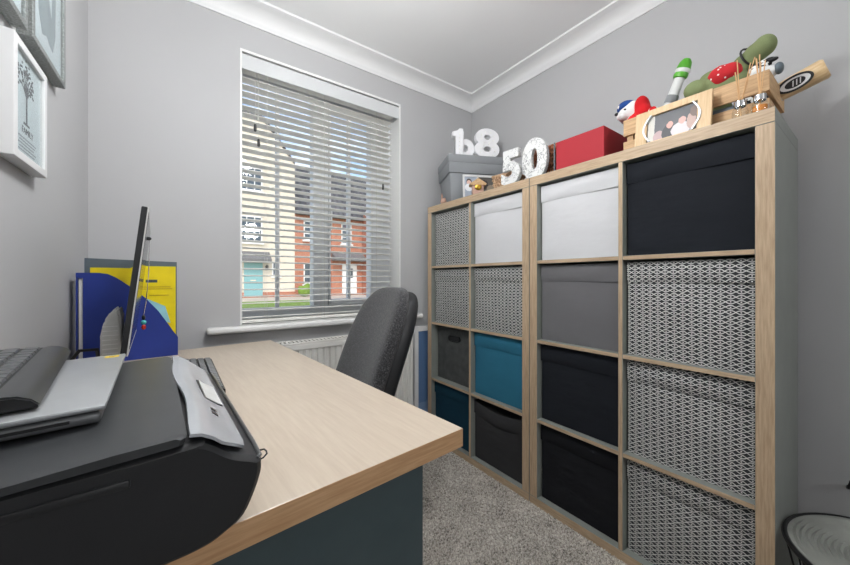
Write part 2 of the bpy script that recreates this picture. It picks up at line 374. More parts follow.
# white plaster lining of the opening
lin = thing('trim_3', 'white painted lining round the window opening', 'window reveal', (0, 0, 0), kind='structure')
obj('reveal_top', B(WX0, WX1, YF-.001, YF+.12, WZ1-.012, WZ1), 'white_gloss', lin)
obj('reveal_side', B(WX1-.010, WX1, YF-.001, YF+.12, WZ0, WZ1-.012), 'white_gloss', lin)
obj('reveal_side', B(WX0, WX0+.008, YF-.001, YF+.12, WZ0, WZ1-.012), 'white_gloss', lin)
# coving: concave profile (d from wall, z)
def cove():
    p = [(0, ZC-.075), (.006, ZC-.075), (.008, ZC-.066)]
    for i in range(9):
        a = PI/2*i/8; p.append((.012+.070*(1-math.cos(a)), ZC-.062+.050*math.sin(a)))
    p += [(.086, ZC-.010), (.094, ZC-.010), (.096, ZC), (0, ZC)]
    return p
struct('trim_1', prism(bmesh.new(), [(YF-d, z) for d, z in cove()], 'x', XL, XR), 'cove_paint', 'white plaster coving above the window', 'coving', smooth=True)
struct('trim_2', prism(bmesh.new(), [(XR-d, z) for d, z in cove()], 'y', YN, YF), 'cove_paint', 'white plaster coving above the shelving', 'coving', smooth=True)
struct('trim_4', prism(bmesh.new(), [(XL+d, z) for d, z in cove()], 'y', YN, YF), 'cove_paint', 'white plaster coving above the picture frames', 'coving', smooth=True)
def skirt(): return [(0, 0), (.015, 0), (.015, .085), (.010, .1), (0, .1)]
struct('baseboard_far', prism(bmesh.new(), [(YF-d, z) for d, z in skirt()], 'x', XL, XR), 'white_gloss', 'white skirting board below the radiator', 'skirting board')
struct('baseboard_right', prism(bmesh.new(), [(XR-d, z) for d, z in skirt()], 'y', YN, YF-.015), 'white_gloss', 'white skirting board behind the shelving', 'skirting board')
struct('baseboard_left', prism(bmesh.new(), [(XL+d, z) for d, z in skirt()], 'y', YN, YF-.015), 'white_gloss', 'white skirting board behind the desk', 'skirting board')

# window
w = thing('window_1', 'white framed two-light window with glazing bars behind the blind', 'window', (0, 0, 0), kind='structure')
FY0, FY1 = YF+.12, YF+.19
obj('frame_rail', B(WX0, WX1, FY0, FY1, WZ0, WZ0+.065, r=.006), 'upvc', w); obj('frame_rail', B(WX0, WX1, FY0, FY1, WZ1-.065, WZ1, r=.006), 'upvc', w)
obj('frame_stile', B(WX0-.045, WX0+.010, FY0, FY1, WZ0+.065, WZ1-.065, r=.006), 'upvc', w); obj('frame_stile', B(WX1-.06, WX1, FY0, FY1, WZ0+.065, WZ1-.065, r=.006), 'upvc', w)
obj('mullion', B(-.668, -.580, FY0, FY1, WZ0+.065, WZ1-.065, r=.006), 'upvc', w)
for x0, x1, bx in ((WX0+.010, -.668, -.853), (-.580, WX1-.06, -.443)):
    s = 0.045
    if x0 > -.6:
        sash = bmesh.new()
        box(sash, x1-.09, x1, FY0-.01, FY1-.01, WZ0+.065, WZ1-.065, r=.005); box(sash, x0, x0+.012, FY0-.01, FY1-.01, WZ0+.065, WZ1-.065, r=.003)
        box(sash, x0, x1, FY0-.01, FY1-.01, WZ0+.065, WZ0+.10, r=.005); box(sash, x0, x1, FY0-.01, FY1-.01, WZ1-.10, WZ1-.065, r=.005)
        so = obj('sash', sash, 'upvc', w)
        hb = B(x0+.001, x0+.011, FY0-.035, FY0-.02, 1.30, 1.42, r=.003); box(hb, x0+.001, x0+.011, FY0-.03, FY0-.01, 1.29, 1.33, r=.002); obj('window_handle', hb, 'white_gloss', so)
    obj('pane', B(x0+.002, x1-.002, FY0+.03, FY0+.036, WZ0+.067, WZ1-.067), 'glass_pane', w)
    obj('glazing_bar', B(bx-.009, bx+.009, FY0+.018, FY0+.050, WZ0+.067, WZ1-.067, r=.003), 'upvc', w)
sill = bmesh.new(); box(sill, WX0-.135, WX1+.14, YF-.055, YF, WZ0-.030, WZ0, r=.012, seg=4); box(sill, WX0, WX1, YF-.02, FY0+.01, WZ0-.030, WZ0)
obj('window_sill', sill, 'white_gloss', w, smooth=True)

# ------------------------------------------------------------------ venetian blind
bl = thing('venetian_blind', 'white slatted venetian blind hung across the whole window', 'blind', (-.606, YF+.05, WZ0))
bx0, bx1 = -.436, .395
vb = B(bx0-.004, bx1+.042, -.046, -.036, 1.222, 1.294, r=.003); box(vb, bx1+.034, bx1+.042, -.036, .02, 1.222, 1.294, r=.002)
obj('valance', vb, 'valance_white', bl)
obj('head_rail', B(bx0, bx1+.02, -.026, .026, 1.235, 1.288), 'slat_white', bl)
sm = bmesh.new(); prof = []
NS, PITCH, SD = 35, .0342, .0255
for i in range(7):
    a = -1+2*i/6; prof.append((SD*a, .0028*(1-a*a)))
prof += [(SD*a, .0028*(1-a*a)-.0024) for a in [1-2*i/6 for i in range(7)]]
prism(sm, prof, 'x', bx0, bx1); slat_me = mesh('slat', sm, 'slat_white')
for i in range(NS): obj('slat', slat_me, None, bl, loc=(random.uniform(-.001, .001), 0, .030+i*PITCH), rot=(random.uniform(-.02, .02)-.06, 0, 0))
obj('bottom_rail', B(bx0, bx1, -.024, .024, .004, .020, r=.004), 'slat_white', bl)
for cx in (-.322, -.032, .287):
    b_ = bmesh.new()
    for yy in (-.0275, .0275): tube(b_, [(cx, yy, .01), (cx, yy, 1.25)], .0009, 5)
    obj('ladder_cord', b_, 'cord_white', bl)
for cx, zt in ((-.376, .975), (-.361, .905)):
    c_ = obj('pull_cord', tube(bmesh.new(), [(cx, -.032, zt), (cx, -.032, 1.25)], .0009, 5), 'cord_white', bl)
    obj('tassel', lathe(bmesh.new(), [(.002, .0), (.0055, -.004), (.0065, -.02), (.0065, -.034), (.003, -.038)], 10, (cx, -.032, zt+.002)), 'tassel', c_, smooth=True)
c_ = obj('pull_cord', tube(bmesh.new(), [(.330, -.032, .80), (.330, -.032, 1.25)], .0009, 5), 'cord_white', bl)
obj('tassel', lathe(bmesh.new(), [(.002, 0), (.0055, -.004), (.0065, -.02), (.0065, -.034), (.003, -.038)], 10, (.330, -.032, .802)), 'tassel', c_, smooth=True)

# ------------------------------------------------------------------ radiator
ra = thing('radiator', 'white panel radiator on the wall under the window', 'radiator', (0, YF, .12))
rx0, rx1, rz = -1.05, -.150, .575
pf = []; n = 27; w_ = (rx1-rx0-.05)/n
bm = bmesh.new()
pts = []
for i in range(n):
    x = rx0+.025+i*w_
    pts += [(x, -.118), (x+.006, -.118), (x+.011, -.109), (x+w_-.011, -.109), (x+w_-.006, -.118)]
pts = [(rx0, -.115)]+pts+[(rx1-.02, -.118), (rx1, -.115), (rx1, -.100), (rx0, -.100)]
prism(bm, pts, 'z', .03, rz-.035); box(bm, rx0, rx1, -.119, -.100, rz-.036, rz-.004, r=.006); box(bm, rx0, rx1, -.119, -.100, 0, .032, r=.006)
obj('front_panel', bm, 'radiator_white', ra)
obj('back_panel', B(rx0, rx1, -.050, -.035, 0, rz-.004, r=.004), 'radiator_white', ra)
bm = bmesh.new(); box(bm, rx0, rx1, -.119, -.111, rz-.006, rz+.004, r=.002); box(bm, rx0, rx1, -.044, -.036, rz-.006, rz+.004, r=.002)
for i in range(45): x = rx0+.01+i*(rx1-rx0-.02)/44; box(bm, x-.004, x+.004, -.113, -.042, rz-.004, rz+.002)
obj('top_grille', bm, 'radiator_white', ra)
for x in (rx0, rx1): obj('side_cover', B(x-.004, x+.004, -.119, -.036, .0, rz+.003, r=.002), 'radiator_white', ra)
vl = lathe(bmesh.new(), [(.013, .0), (.018, .004), (.018, .03), (.022, .034), (.022, .085), (.016, .092), (.0, .092)], 16, (rx1+.030, -.075, -.06), cap=False)
vo_ = obj('valve', vl, 'radiator_white', ra, smooth=True)
obj('pipe', tube(bmesh.new(), [(rx1+.030, -.075, -.12), (rx1+.030, -.075, -.055)], .0075, 10), 'radiator_white', vo_, smooth=True)
for x in (-.9, -.3): obj('bracket', B(x-.015, x+.015, -.036, -.002, .05, rz-.1), 'radiator_white', ra)

# picture standing between radiator and shelf
pc = thing('picture_frame', 'blue picture in a white frame standing behind the end of the shelving', 'picture', (.072, YF-.030, .0))
fb = bmesh.new(); box(fb, -.155, -.125, -.012, .012, 0, .705, r=.002); box(fb, .125, .155, -.012, .012, 0, .705, r=.002); box(fb, -.125, .125, -.012, .012, 0, .03); box(fb, -.125, .125, -.012, .012, .675, .705)
obj('frame', fb, 'frame_white', pc); obj('print', B(-.125, .125, -.004, .004, .03, .675), 'blue_picture', pc)

# ------------------------------------------------------------------ shelving units and storage boxes
W_, H_, T_, D_ = .775, 1.465, .039, .365
CW = (W_-2*T_-.015)/2; CH = (H_-2*T_-.045)/4
def shelf_unit(y0, label):
    u = thing('shelving_unit', label, 'shelving', (0, y0, 0), group='oak-edged cube shelving units')
    def panel(name, b, oak):
        bb = B(*b); bb.faces.ensure_lookup_table()
        for f in bb.faces:
            if f.calc_center_median().x < b[0]+1e-5: f.material_index = 1
        o = obj(name, bb, ['shelf_grey', oak], u); m = o.modifiers.new('b', 'BEVEL'); m.width = .0008; m.segments = 1; return o
    panel('top_panel', (0, D_, 0, W_, H_-T_, H_), 'oak_h'); panel('bottom_panel', (0, D_, 0, W_, 0, T_), 'oak_h')
    panel('side_panel', (.0005, D_, 0, T_, T_+.0004, H_-T_-.0006), 'oak_v'); panel('side_panel', (.0005, D_, W_-T_, W_, T_+.0004, H_-T_-.0006), 'oak_v')
    panel('divider', (.001, D_, T_+CW, T_+CW+.015, T_, H_-T_), 'oak_v')
    for c in range(2):
        for r in range(3):
            z = T_+CH*(r+1)+.015*r; yy = T_+c*(CW+.015)
            panel('shelf_board', (.002, D_, yy, yy+CW, z, z+.015), 'oak_h')
    return u
shelf_unit(0, 'oak-edged grey cube shelving unit nearer the viewer, under the wooden crate')
shelf_unit(W_+.0025, 'oak-edged grey cube shelving unit nearer the window, under the grey lidded box')

def soft_front(bm, y0, y1, z0, z1, x, bulge=.006, sag=None, thick=.0, n=14, m=14, amp=.0010):
    """gridded box whose front (-x) face bulges; sag lowers the top edge in the middle"""
    rnd = random.Random(int(1000*(y0+3*z0+x*7)) % 99991)
    ph = [rnd.uniform(0, 6.28) for _ in range(6)]
    F = []
    for j in range(m+1):
        t = j/m; row = []
        for i in range(n+1):
            s = i/n; b = 16*s*(1-s)*t*(1-t)
            top = z1-(sag*4*s*(1-s) if sag else 0)
            wob = amp*(math.sin(5*s+ph[0]+3*t)+math.sin(9*t+ph[1]-4*s)+.6*math.sin(13*s+7*t+ph[2]))*min(1, 3*b)
            row.append(bm.verts.new((x-bulge*b**.5+wob, y0+s*(y1-y0), z0+t*(top-z0))))
        F.append(row)
    Bk = [[bm.verts.new((x+thick, y0+i/n*(y1-y0), z0+j/m*((z1-(sag*4*i/n*(1-i/n) if sag else 0))-z0))) for i in range(n+1)] for j in range(m+1)]
    for j in range(m):
        for i in range(n):
            bm.faces.new((F[j][i], F[j+1][i], F[j+1][i+1], F[j][i+1])); bm.faces.new((Bk[j][i], Bk[j][i+1], Bk[j+1][i+1], Bk[j+1][i]))
    for i in range(n):
        bm.faces.new((F[0][i], F[0][i+1], Bk[0][i+1], Bk[0][i])); bm.faces.new((F[m][i+1], F[m][i], Bk[m][i], Bk[m][i+1]))
    for j in range(m):
        bm.faces.new((F[j+1][0], F[j][0], Bk[j][0], Bk[j+1][0])); bm.faces.new((F[j][n], F[j+1][n], Bk[j+1][n], Bk[j][n]))
    return bm
def storage_box(uy, col, row, mat, label, flap=.068, recess=.030, hgt=.325, wid=.330, sag=None, gap=.005, group='fabric storage boxes in the shelving'):
    """col 0 is nearer the viewer, row 0 is the top row"""
    yc = uy+T_+col*(CW+.015)+CW/2; z = T_+(3-row)*(CH+.015)+.0005
    t = thing('storage_box', label, 'storage box', (recess, yc, z), group=group)
    h = wid/2
    obj('body', soft_front(bmesh.new(), -h, h, 0, hgt, 0, .007, sag, .335), mat, t, smooth=True, angle=50)
    if flap:
        b = bmesh.new(); soft_front(b, -h-.001, h+.001, hgt-flap, hgt+.002, -.0065, .007, None, .0035, 20, 4, .0006)
        for v in b.verts:   # follow the sag, and the slight lift of the hem
            s = (v.co.y+h)/wid; t_ = (v.co.z-(hgt-flap))/flap
            if sag: v.co.z -= sag*4*s*(1-s)
            v.co.x -= .0008*math.sin(3*PI*s+row+col)*(1-t_)**2
        obj('flap', b, mat, t, smooth=True, angle=50)
    return t
UA, UB = 0, W_+.0025
storage_box(UB, 1, 0, 'pattern_cloth', 'black and white diamond patterned storage box, top row beside the window', flap=None)
storage_box(UB, 0, 0, 'white_cloth', 'white fabric storage box under the white numerals, top row of the far unit')
storage_box(UB, 1, 1, 'pattern_cloth', 'black and white diamond patterned storage box, second row beside the window')
storage_box(UB, 0, 1, 'pattern_cloth', 'black and white diamond patterned storage box directly above the bright teal box')
hb = storage_box(UB, 1, 2, 'grey_board', 'dark grey rigid storage box with an oval hand hole', flap=None, recess=.05, hgt=.318)
storage_box(UB, 0, 2, 'teal_cloth', 'bright teal fabric storage box with a creased hem')
storage_box(UB, 1, 3, 'dark_teal_cloth', 'dark teal fabric storage box on the bottom row behind the desk corner')
storage_box(UB, 0, 3, 'charcoal_cloth', 'charcoal fabric storage box with a sagging open top edge', sag=.028, hgt=.31)
storage_box(UA, 1, 0, 'white_cloth', 'white fabric storage box under the red box, top row of the near unit')
storage_box(UA, 1, 1, 'grey_cloth', 'plain mid-grey fabric storage box below a white one')
storage_box(UA, 1, 2, 'navy_black_cloth', 'blue-black fabric storage box below the mid-grey box')
storage_box(UA, 1, 3, 'black_cloth', 'black fabric storage box on the bottom row of the near unit')
storage_box(UA, 0, 0, 'navy_black_cloth', 'black fabric storage box in the top corner below the picture frame and reed diffusers')
storage_box(UA, 0, 1, 'pattern_cloth', 'large black and white diamond patterned box, second row at the right end')
storage_box(UA, 0, 2, 'pattern_cloth', 'large black and white diamond patterned box, third row at the right end')
storage_box(UA, 0, 3, 'pattern_cloth', 'large black and white diamond patterned box, bottom row at the right end')
# hand hole of the rigid box: a stadium ring round a black plate for the shade inside
def stad(a, r, n=10): return [(a+r*math.cos(-PI/2+PI*i/n), r*math.sin(-PI/2+PI*i/n)) for i in range(n+1)]+[(-a+r*math.cos(PI/2+PI*i/n), r*math.sin(PI/2+PI*i/n)) for i in range(n+1)]
RY = (PI/2, 0, -PI/2)
obj('hand_hole_shade', shape_mesh('hand_hole_shade', [stad(.034, .014)], .004, 'toy_black'), None, hb, loc=(-.0065, 0, .262), rot=RY)
obj('hand_hole_ring', shape_mesh('ring', [stad(.034, .018), stad(.034, .013)], .008, 'metal_dark'), None, hb, loc=(-.0075, 0, .262), rot=RY)

# ------------------------------------------------------------------ desk
DA = math.radians(4.8)
dk = thing('desk', 'pale wood topped office desk with a slate panel leg', 'desk', (-.844, .288, 0), DA)   # origin: near right corner
DW, DL, DZ, DT = .616, 1.192, .73, .034
b = B(-DW, 0, 0, DL, DZ-DT, DZ); 
for f in b.faces:
    f.material_index = 0 if abs(f.normal.z) > .5 else 1
o = obj('desk_top', b, ['desk_top', 'desk_edge'], dk); md = o.modifiers.new('b', 'BEVEL'); md.width = .0012; md.segments = 2
obj('panel_leg', B(-DW+.03, -.068, .035, .060, 0, DZ-DT, r=.002), 'desk_panel', dk); obj('panel_leg', B(-DW+.03, -.068, DL-.060, DL-.035, 0, DZ-DT, r=.002), 'desk_panel', dk)
obj('modesty_panel', B(-DW+.05, -DW+.068, .060, DL-.060, .30, DZ-DT), 'desk_panel', dk)

# ------------------------------------------------------------------ printer
PA = math.radians(3.1)
pr_ = thing('printer', 'black inkjet printer with a silver sloping control panel on the desk corner', 'printer', (-1.262, .229, DZ), PA)
PL = .445
body = [(-.205, .004), (-.195, 0), (-.03, 0), (.012, .002), (.032, .009), (.049, .020), (.061, .044), (.0665, .062), (.067, .072), (.0645, .0765), (.042, .088), (.020, .106), (.008, .1125), (-.003, .1135), (-.20, .106), (-.21, .10)]
def bowed(prof, y0, y1, k=.0, n=1):
    bm = bmesh.new(); rows = []
    ys = [y0, y0+.004, y0+.012, y1-.012, y1-.004, y1]; ins = [.006, .0015, 0, 0, .0015, .006]
    cx = sum(p[0] for p in prof)/len(prof); cz = sum(p[1] for p in prof)/len(prof)
    for yv, ii in zip(ys, ins):
        row = []
        for (x, z) in prof:
            d = Vector((cx-x, cz-z)); d.normalize(); row.append(bm.verts.new((x+d.x*ii, yv, max(0, z+d.y*ii))))
        rows.append(row)
    m = len(prof); bm.faces.new(rows[0]); bm.faces.new(rows[-1][::-1])
    for a, b2 in zip(rows, rows[1:]):
        for i in range(m): bm.faces.new((a[i], a[(i+1) % m], b2[(i+1) % m], b2[i]))
    return bm
def smooth_loop(p, n=4):
    out = []; m = len(p)
    for i in range(m):
        a, b2, c, d2 = (Vector(p[(i+k-1) % m]) for k in range(4))
        for k in range(n):
            t_ = k/n; out.append(tuple(.5*(2*b2+(c-a)*t_+(2*a-5*b2+4*c-d2)*t_*t_+(3*b2-a-3*c+d2)*t_**3)))
    return [(x, max(0, z)) for x, z in out]
body = smooth_loop(body)
obj('body', bowed(body, 0, PL), 'printer_body', pr_, smooth=True, angle=35)
lid = [(-.205, .1065), (-.0035, .1145), (-.002, .1205), (-.006, .1225), (-.05, .1215), (-.12, .1175), (-.20, .114), (-.207, .111)]
lo = obj('lid', bowed(lid, -.001, PL+.001), 'printer_lid', pr_, smooth=True, angle=35)
top = [(.0, .1228), (.010, .1208), (.020, .1148), (.032, .1040), (.043, .0948), (.0535, .0882)]
sil = [(0, .1225)]
def panel_prof(t):  # t 0..1 from the lid edge to the rim
    f = t*(len(top)-1); i = min(int(f), len(top)-2); a = f-i
    return (top[i][0]+(top[i+1][0]-top[i][0])*a, top[i][1]+(top[i+1][1]-top[i][1])*a)
bm = bmesh.new(); ny, nt = 26, 16; G = []
for j in range(ny+1):
    s = j/ny; y = .002+s*(PL-.004); row = []
    endr = min(s, 1-s)*PL; cut = 1-(.03-math.sqrt(max(0, .03**2-max(0, .03-endr)**2)))/.065      # rounded front corners
    for i in range(nt+1):
        x, z = panel_prof(i/nt*cut); x += .005*math.sin(PI*s)*math.sin(2*PI*min(1, s*1.1))*(1-i/nt)
        row.append((x, y, z))
    G.append(row)
V = [[bm.verts.new(p) for p in r] for r in G]; V2 = [[bm.verts.new((p[0]-.001, p[1], p[2]-.003)) for p in r] for r in G]
for j in range(ny):
    for i in range(nt): bm.faces.new((V[j][i], V[j][i+1], V[j+1][i+1], V[j+1][i])); bm.faces.new((V2[j][i], V2[j+1][i], V2[j+1][i+1], V2[j][i+1]))
for j in range(ny): bm.faces.new((V[j][0], V[j+1][0], V2[j+1][0], V2[j][0])); bm.faces.new((V[j+1][nt], V[j][nt], V2[j][nt], V2[j+1][nt]))
for i in range(nt): bm.faces.new((V[0][i+1], V[0][i], V2[0][i], V2[0][i+1])); bm.faces.new((V[ny][i], V[ny][i+1], V2[ny][i+1], V2[ny][i]))
cp = obj('control_panel', bm, 'printer_silver', pr_, smooth=True, angle=60)
# display window, buttons: quads lying on the panel slope
def on_panel(t0, t1, y0, y1, lift, mat, name, parent, n=4):
    bm = bmesh.new(); A = []
    for i in range(n+1):
        x, z = panel_prof(t0+(t1-t0)*i/n); A.append([bm.verts.new((x+lift*.55, y0, z+lift)), bm.verts.new((x+lift*.55, y1, z+lift)), bm.verts.new((x-.001, y0, z-.001)), bm.verts.new((x-.001, y1, z-.001))])
    for a, b2 in zip(A, A[1:]):
        bm.faces.new((a[0], a[1], b2[1], b2[0])); bm.faces.new((a[0], b2[0], b2[2], a[2])); bm.faces.new((a[1], a[3], b2[3], b2[1])); bm.faces.new((a[2], b2[2], b2[3], a[3]))
    bm.faces.new((A[0][0], A[0][2], A[0][3], A[0][1])); bm.faces.new((A[-1][0], A[-1][1], A[-1][3], A[-1][2]))
    return obj(name, bm, mat, parent)
on_panel(.52, .93, .165, .275, .0010, 'metal_dark', 'display_surround', cp); on_panel(.55, .93, .168, .272, .0016, 'light_grey_plastic', 'display', cp)
for yb in (.095, .112): on_panel(.55, .66, yb, yb+.008, .0015, 'metal_dark', 'button', cp)
obj('paper_stop', tube(bmesh.new(), [(.060, .012, .070), (.070, .012, .072), (.0745, .015, .074), (.0755, .022, .074), (.0745, .028, .074), (.070, .031, .073), (.060, .031, .071)], .0010, 8), 'wire_black', pr_, smooth=True)
obj('rim', tube(bmesh.new(), [(.062, .006, .0765), (.0665, .012, .0765), (.0675, .05, .0765), (.0675, PL-.05, .0765), (.0665, PL-.012, .0765)], .0022, 8), 'printer_trim', pr_, smooth=True)
rec = obj('side_grip', B(-.13, -.045, -.0025, .004, .088, .096, r=.002), 'printer_body', pr_, smooth=True)

# laptop on the printer
LA = math.radians(3.0)
lp = thing('laptop', 'closed silver laptop lying on top of the printer', 'laptop', (-1.3355, .318, .8525), (0, math.radians(-1.2), LA))
lb = bmesh.new(); box(lb, -.205, -.004, .004, .318, 0, .0125, r=.005, seg=3)
bo = obj('base', lb, 'laptop_base', lp, smooth=True)
obj('port', B(-.11, -.028, .0030, .0045, .0055, .0085), 'toy_black', bo)
obj('laptop_lid', B(-.206, 0, 0, .320, .0145, .0205, r=.0022, seg=2), 'laptop_silver', lp, smooth=True)
obj('hinge', tube(bmesh.new(), [(-.198, .05, .0125), (-.198, .27, .0125)], .0035, 8), 'laptop_base', lp, smooth=True)
st = obj('sticker', B(-.026, -.008, .292, .308, .0204, .0208), 'yellow_label', lp)
obj('sticker_print', text_mesh('W', .008, .0002, 'ink'), None, st, loc=(-.017, .297, .0209))

# keyboards
def keyboard(name, label, loc, rz, L, D, palm, rows, cols, ry=0):
    """long axis Y, keys towards -X, palm edge at X = 0"""
    k = thing(name, label, 'keyboard', loc, (0, ry, rz), group='black computer keyboards')
    D2 = D+palm
    prof = [(-D2, 0), (-D2, .022), (-palm-.002, .013), (-palm*.5, .0125), (-palm*.15, .0075), (0, .002), (0, 0)] if palm else [(-D2, 0), (-D2, .020), (-.006, .012), (0, .009), (0, 0)]
    obj('case', prism(bmesh.new(), prof, 'y', 0, L), 'keyboard_black', k, smooth=True)
    if palm:
        pp = [(-palm-.001, .0135), (-palm*.75, .0150), (-palm*.45, .0135), (-palm*.15, .0085), (.001, .002), (-palm*.15, .006), (-palm-.001, .011)]
        obj('palm_rest', prism(bmesh.new(), pp, 'y', .004, L-.004), 'palm_grey', k, smooth=True, angle=60)
    px, py = D*.94/rows, (L-.012)/cols
    def keyme(w):
        b = B(-px*.43, px*.43, -w*py*.45, w*py*.45, 0, .0042, r=.0010, seg=1)
        for v in b.verts:
            if v.co.z > .002: v.co.x *= .90; v.co.y *= 1-.10/w
        return mesh('key', b, 'key_black')
    me1, me2 = keyme(1), keyme(2)
    for r in range(rows):
        c = 0
        while c < cols:
            wide = (r < rows-1 and c >= cols-2 and c <= cols-2 and r % 2 == 1) or (c == 0 and r % 2 == 0)
            w_ = 2 if wide and c+2 <= cols else 1
            x = -D2+D*.03+px*(rows-1-r+.5); x = -palm-D*.02-px*(r+.5)
            z = .0135+(.0085*(-x-palm)/D if palm else .0085*(-x)/D)-.002
            obj('key', me2 if w_ == 2 else me1, None, k, loc=(x, .006+py*(c+w_/2), z), rot=(0, math.radians(3.0), 0)); c += w_
    return k
keyboard('keyboard', 'black keyboard with a padded wrist rest lying on the closed laptop', (-1.390, .338, .8755), math.radians(7.0), .36, .115, .032, 5, 14, ry=math.radians(-1.2))
keyboard('keyboard', 'slim black keyboard on the desk behind the printer', (-1.184, .770, DZ+.0005), math.radians(1), .390, .125, 0, 6, 19)

# ------------------------------------------------------------------ monitor
mo = thing('monitor', 'black framed flat monitor seen edge on, with a pale grey stand', 'monitor', (-1.375, .80, DZ), math.radians(3.2))
LEAN = math.atan2(.035, .32)
pn = bpy.data.objects.new('screen_panel', mesh('screen_panel', B(-.012, -.001, 0, .46, 0, .335, r=.002), 'black_plastic')); COL.objects.link(pn); pn.parent = mo; pn.location = (.007, 0, .108); pn.rotation_euler = (0, LEAN, 0)
obj('bezel', B(-.001, .0015, .0, .46, .0, .335), 'light_grey_plastic', pn)  # pale colour stands in for the bright glancing reflection on the bezel
obj('screen_glass', B(.0015, .0022, .010, .450, .014, .325), 'screen_dark', pn)
obj('back_shell', squad(bmesh.new(), (-.011, .23, .16), (.006, .15, .11), .5, .5), 'black_plastic', pn, smooth=True)
# stand: ribbed upright fin with a foot
bm = bmesh.new()
outline = [(-.050, 0), (-.048, .14), (-.042, .175), (-.030, .198), (-.018, .208), (-.010, .19), (-.010, .1), (-.010, 0)]
prism(bm, outline, 'y', .14, .26); bmesh.ops.bevel(bm, geom=bm.edges[:], offset=.006, segments=2, affect='EDGES')
sd_ = obj('stand', bm, 'light_grey_plastic', mo, smooth=True)
for k in range(7): obj('stand_rib', B(-.044, -.016, .1375, .1405, .095+k*.011, .0975+k*.011), 'frame_white', sd_)
obj('foot', lathe(bmesh.new(), [(.0, 0), (.085, 0), (.085, .008), (.07, .014), (0, .014)], 32, (-.03, .2, 0), cap=False), 'light_grey_plastic', mo, smooth=True)
# cables behind
tag(obj('cable', tube(bmesh.new(), [(-1.52, 1.02, DZ+.006), (-1.49, .93, DZ+.07), (-1.46, .9, DZ+.115), (-1.435, .93, DZ+.11), (-1.44, 1.0, DZ+.05), (-1.43, 1.05, DZ+.006)], .004, 8), 'wire_black', smooth=True), 'thick black cable looping up behind the laptop beside the monitor stand', 'cable')
# beaded necklace hung from the screen
nk = thing('necklace', 'thin chain pendant with teal and red beads hanging in front of the monitor', 'necklace', (-1.350, 1.0, 1.118))
obj('pin', squad(bmesh.new(), (.006, 0, 0), (.006, .005, .005)), 'metal_dark', nk, smooth=True)
obj('chain', tube(bmesh.new(), [(.008, 0, 0), (.006, -.004, -.09), (.002, -.012, -.17), (-.004, -.006, -.205), (.0, .006, -.17), (.006, .004, -.09), (.008, 0, 0)], .0008, 5), 'chrome', nk)
obj('clasp', squad(bmesh.new(), (-.004, -.006, -.213), (.004, .004, .007)), 'metal_dark', nk, smooth=True)
obj('bead', squad(bmesh.new(), (-.004, -.006, -.226), (.006, .006, .006)), 'bead_teal', nk, smooth=True)
obj('bead', squad(bmesh.new(), (-.004, -.006, -.239), (.005, .005, .007)), 'bead_red', nk, smooth=True)

# ------------------------------------------------------------------ magazine file and folders
FA = math.radians(3)
mf = thing('magazine_file', 'royal blue magazine file with a scooped side standing at the back of the desk', 'magazine file', (-1.545, 1.335, DZ+.0005), FA)
sc = [(.016, 0), (.262, 0), (.262, .065), (.250, .085), (.232, .118), (.205, .165), (.170, .212), (.130, .252), (.098, .280), (.075, .294), (.055, .298), (0, .298), (0, .284), (.016, .280)]
obj('side_panel', prism(bmesh.new(), sc, 'y', 0, .003), 'file_blue', mf); obj('side_panel', prism(bmesh.new(), sc, 'y', .077, .080), 'file_blue', mf)
obj('file_papers', B(.006, .015, .006, .030, .003, .278), 'paper_white', mf); obj('base_panel', B(0, .262, .003, .077, 0, .003), 'file_blue', mf); obj('front_lip', B(.259, .262, .003, .077, .003, .065), 'file_blue', mf)
sp = B(0, .004, .003, .077, .003, .298); obj('spine', sp, 'file_blue', mf)
fo = thing('document_folder', 'yellow document folder with printed lines inside the blue file', 'folder', (-1.545+.03, 1.335+.017, DZ+.004), FA)
yf = [(0, 0), (.225, 0), (.225, .320), (.115, .320), (.098, .312), (.0, .312)]
cov = obj('cover', prism(bmesh.new(), yf, 'y', .0, .012), 'folder_yellow', fo)
for k, (z, w0, w1) in enumerate(((.262, .14, .172), (.245, .13, .21), (.238, .13, .215), (.215, .15, .205))): obj('printed_line', B(w0, w1, -.0006, 0, z, z+(.010 if k == 0 else .0018)), 'ink' if k == 0 else 'brass', cov)
fo2 = thing('document_folder', 'slate grey folder standing behind the yellow one', 'folder', (-1.545+.012, 1.335+.045, DZ+.004), FA)
obj('cover', prism(bmesh.new(), [(0, 0), (.246, 0), (.246, .338), (0, .344)], 'y', 0, .010), 'folder_slate', fo2); obj('pages', B(.002, .240, .010, .018, .0, .325), 'paper_white', fo2)
tag(obj('paper_slip', prism(bmesh.new(), [(0, 0), (.13, -.03), (.115, .03), (.02, .085)], 'y', 0, .0012), 'paper_blue', loc=(-1.435, 1.343, DZ+.150), rot=(0, 0, FA)), 'corner of a pale blue paper slip poking out of the blue file', 'paper')

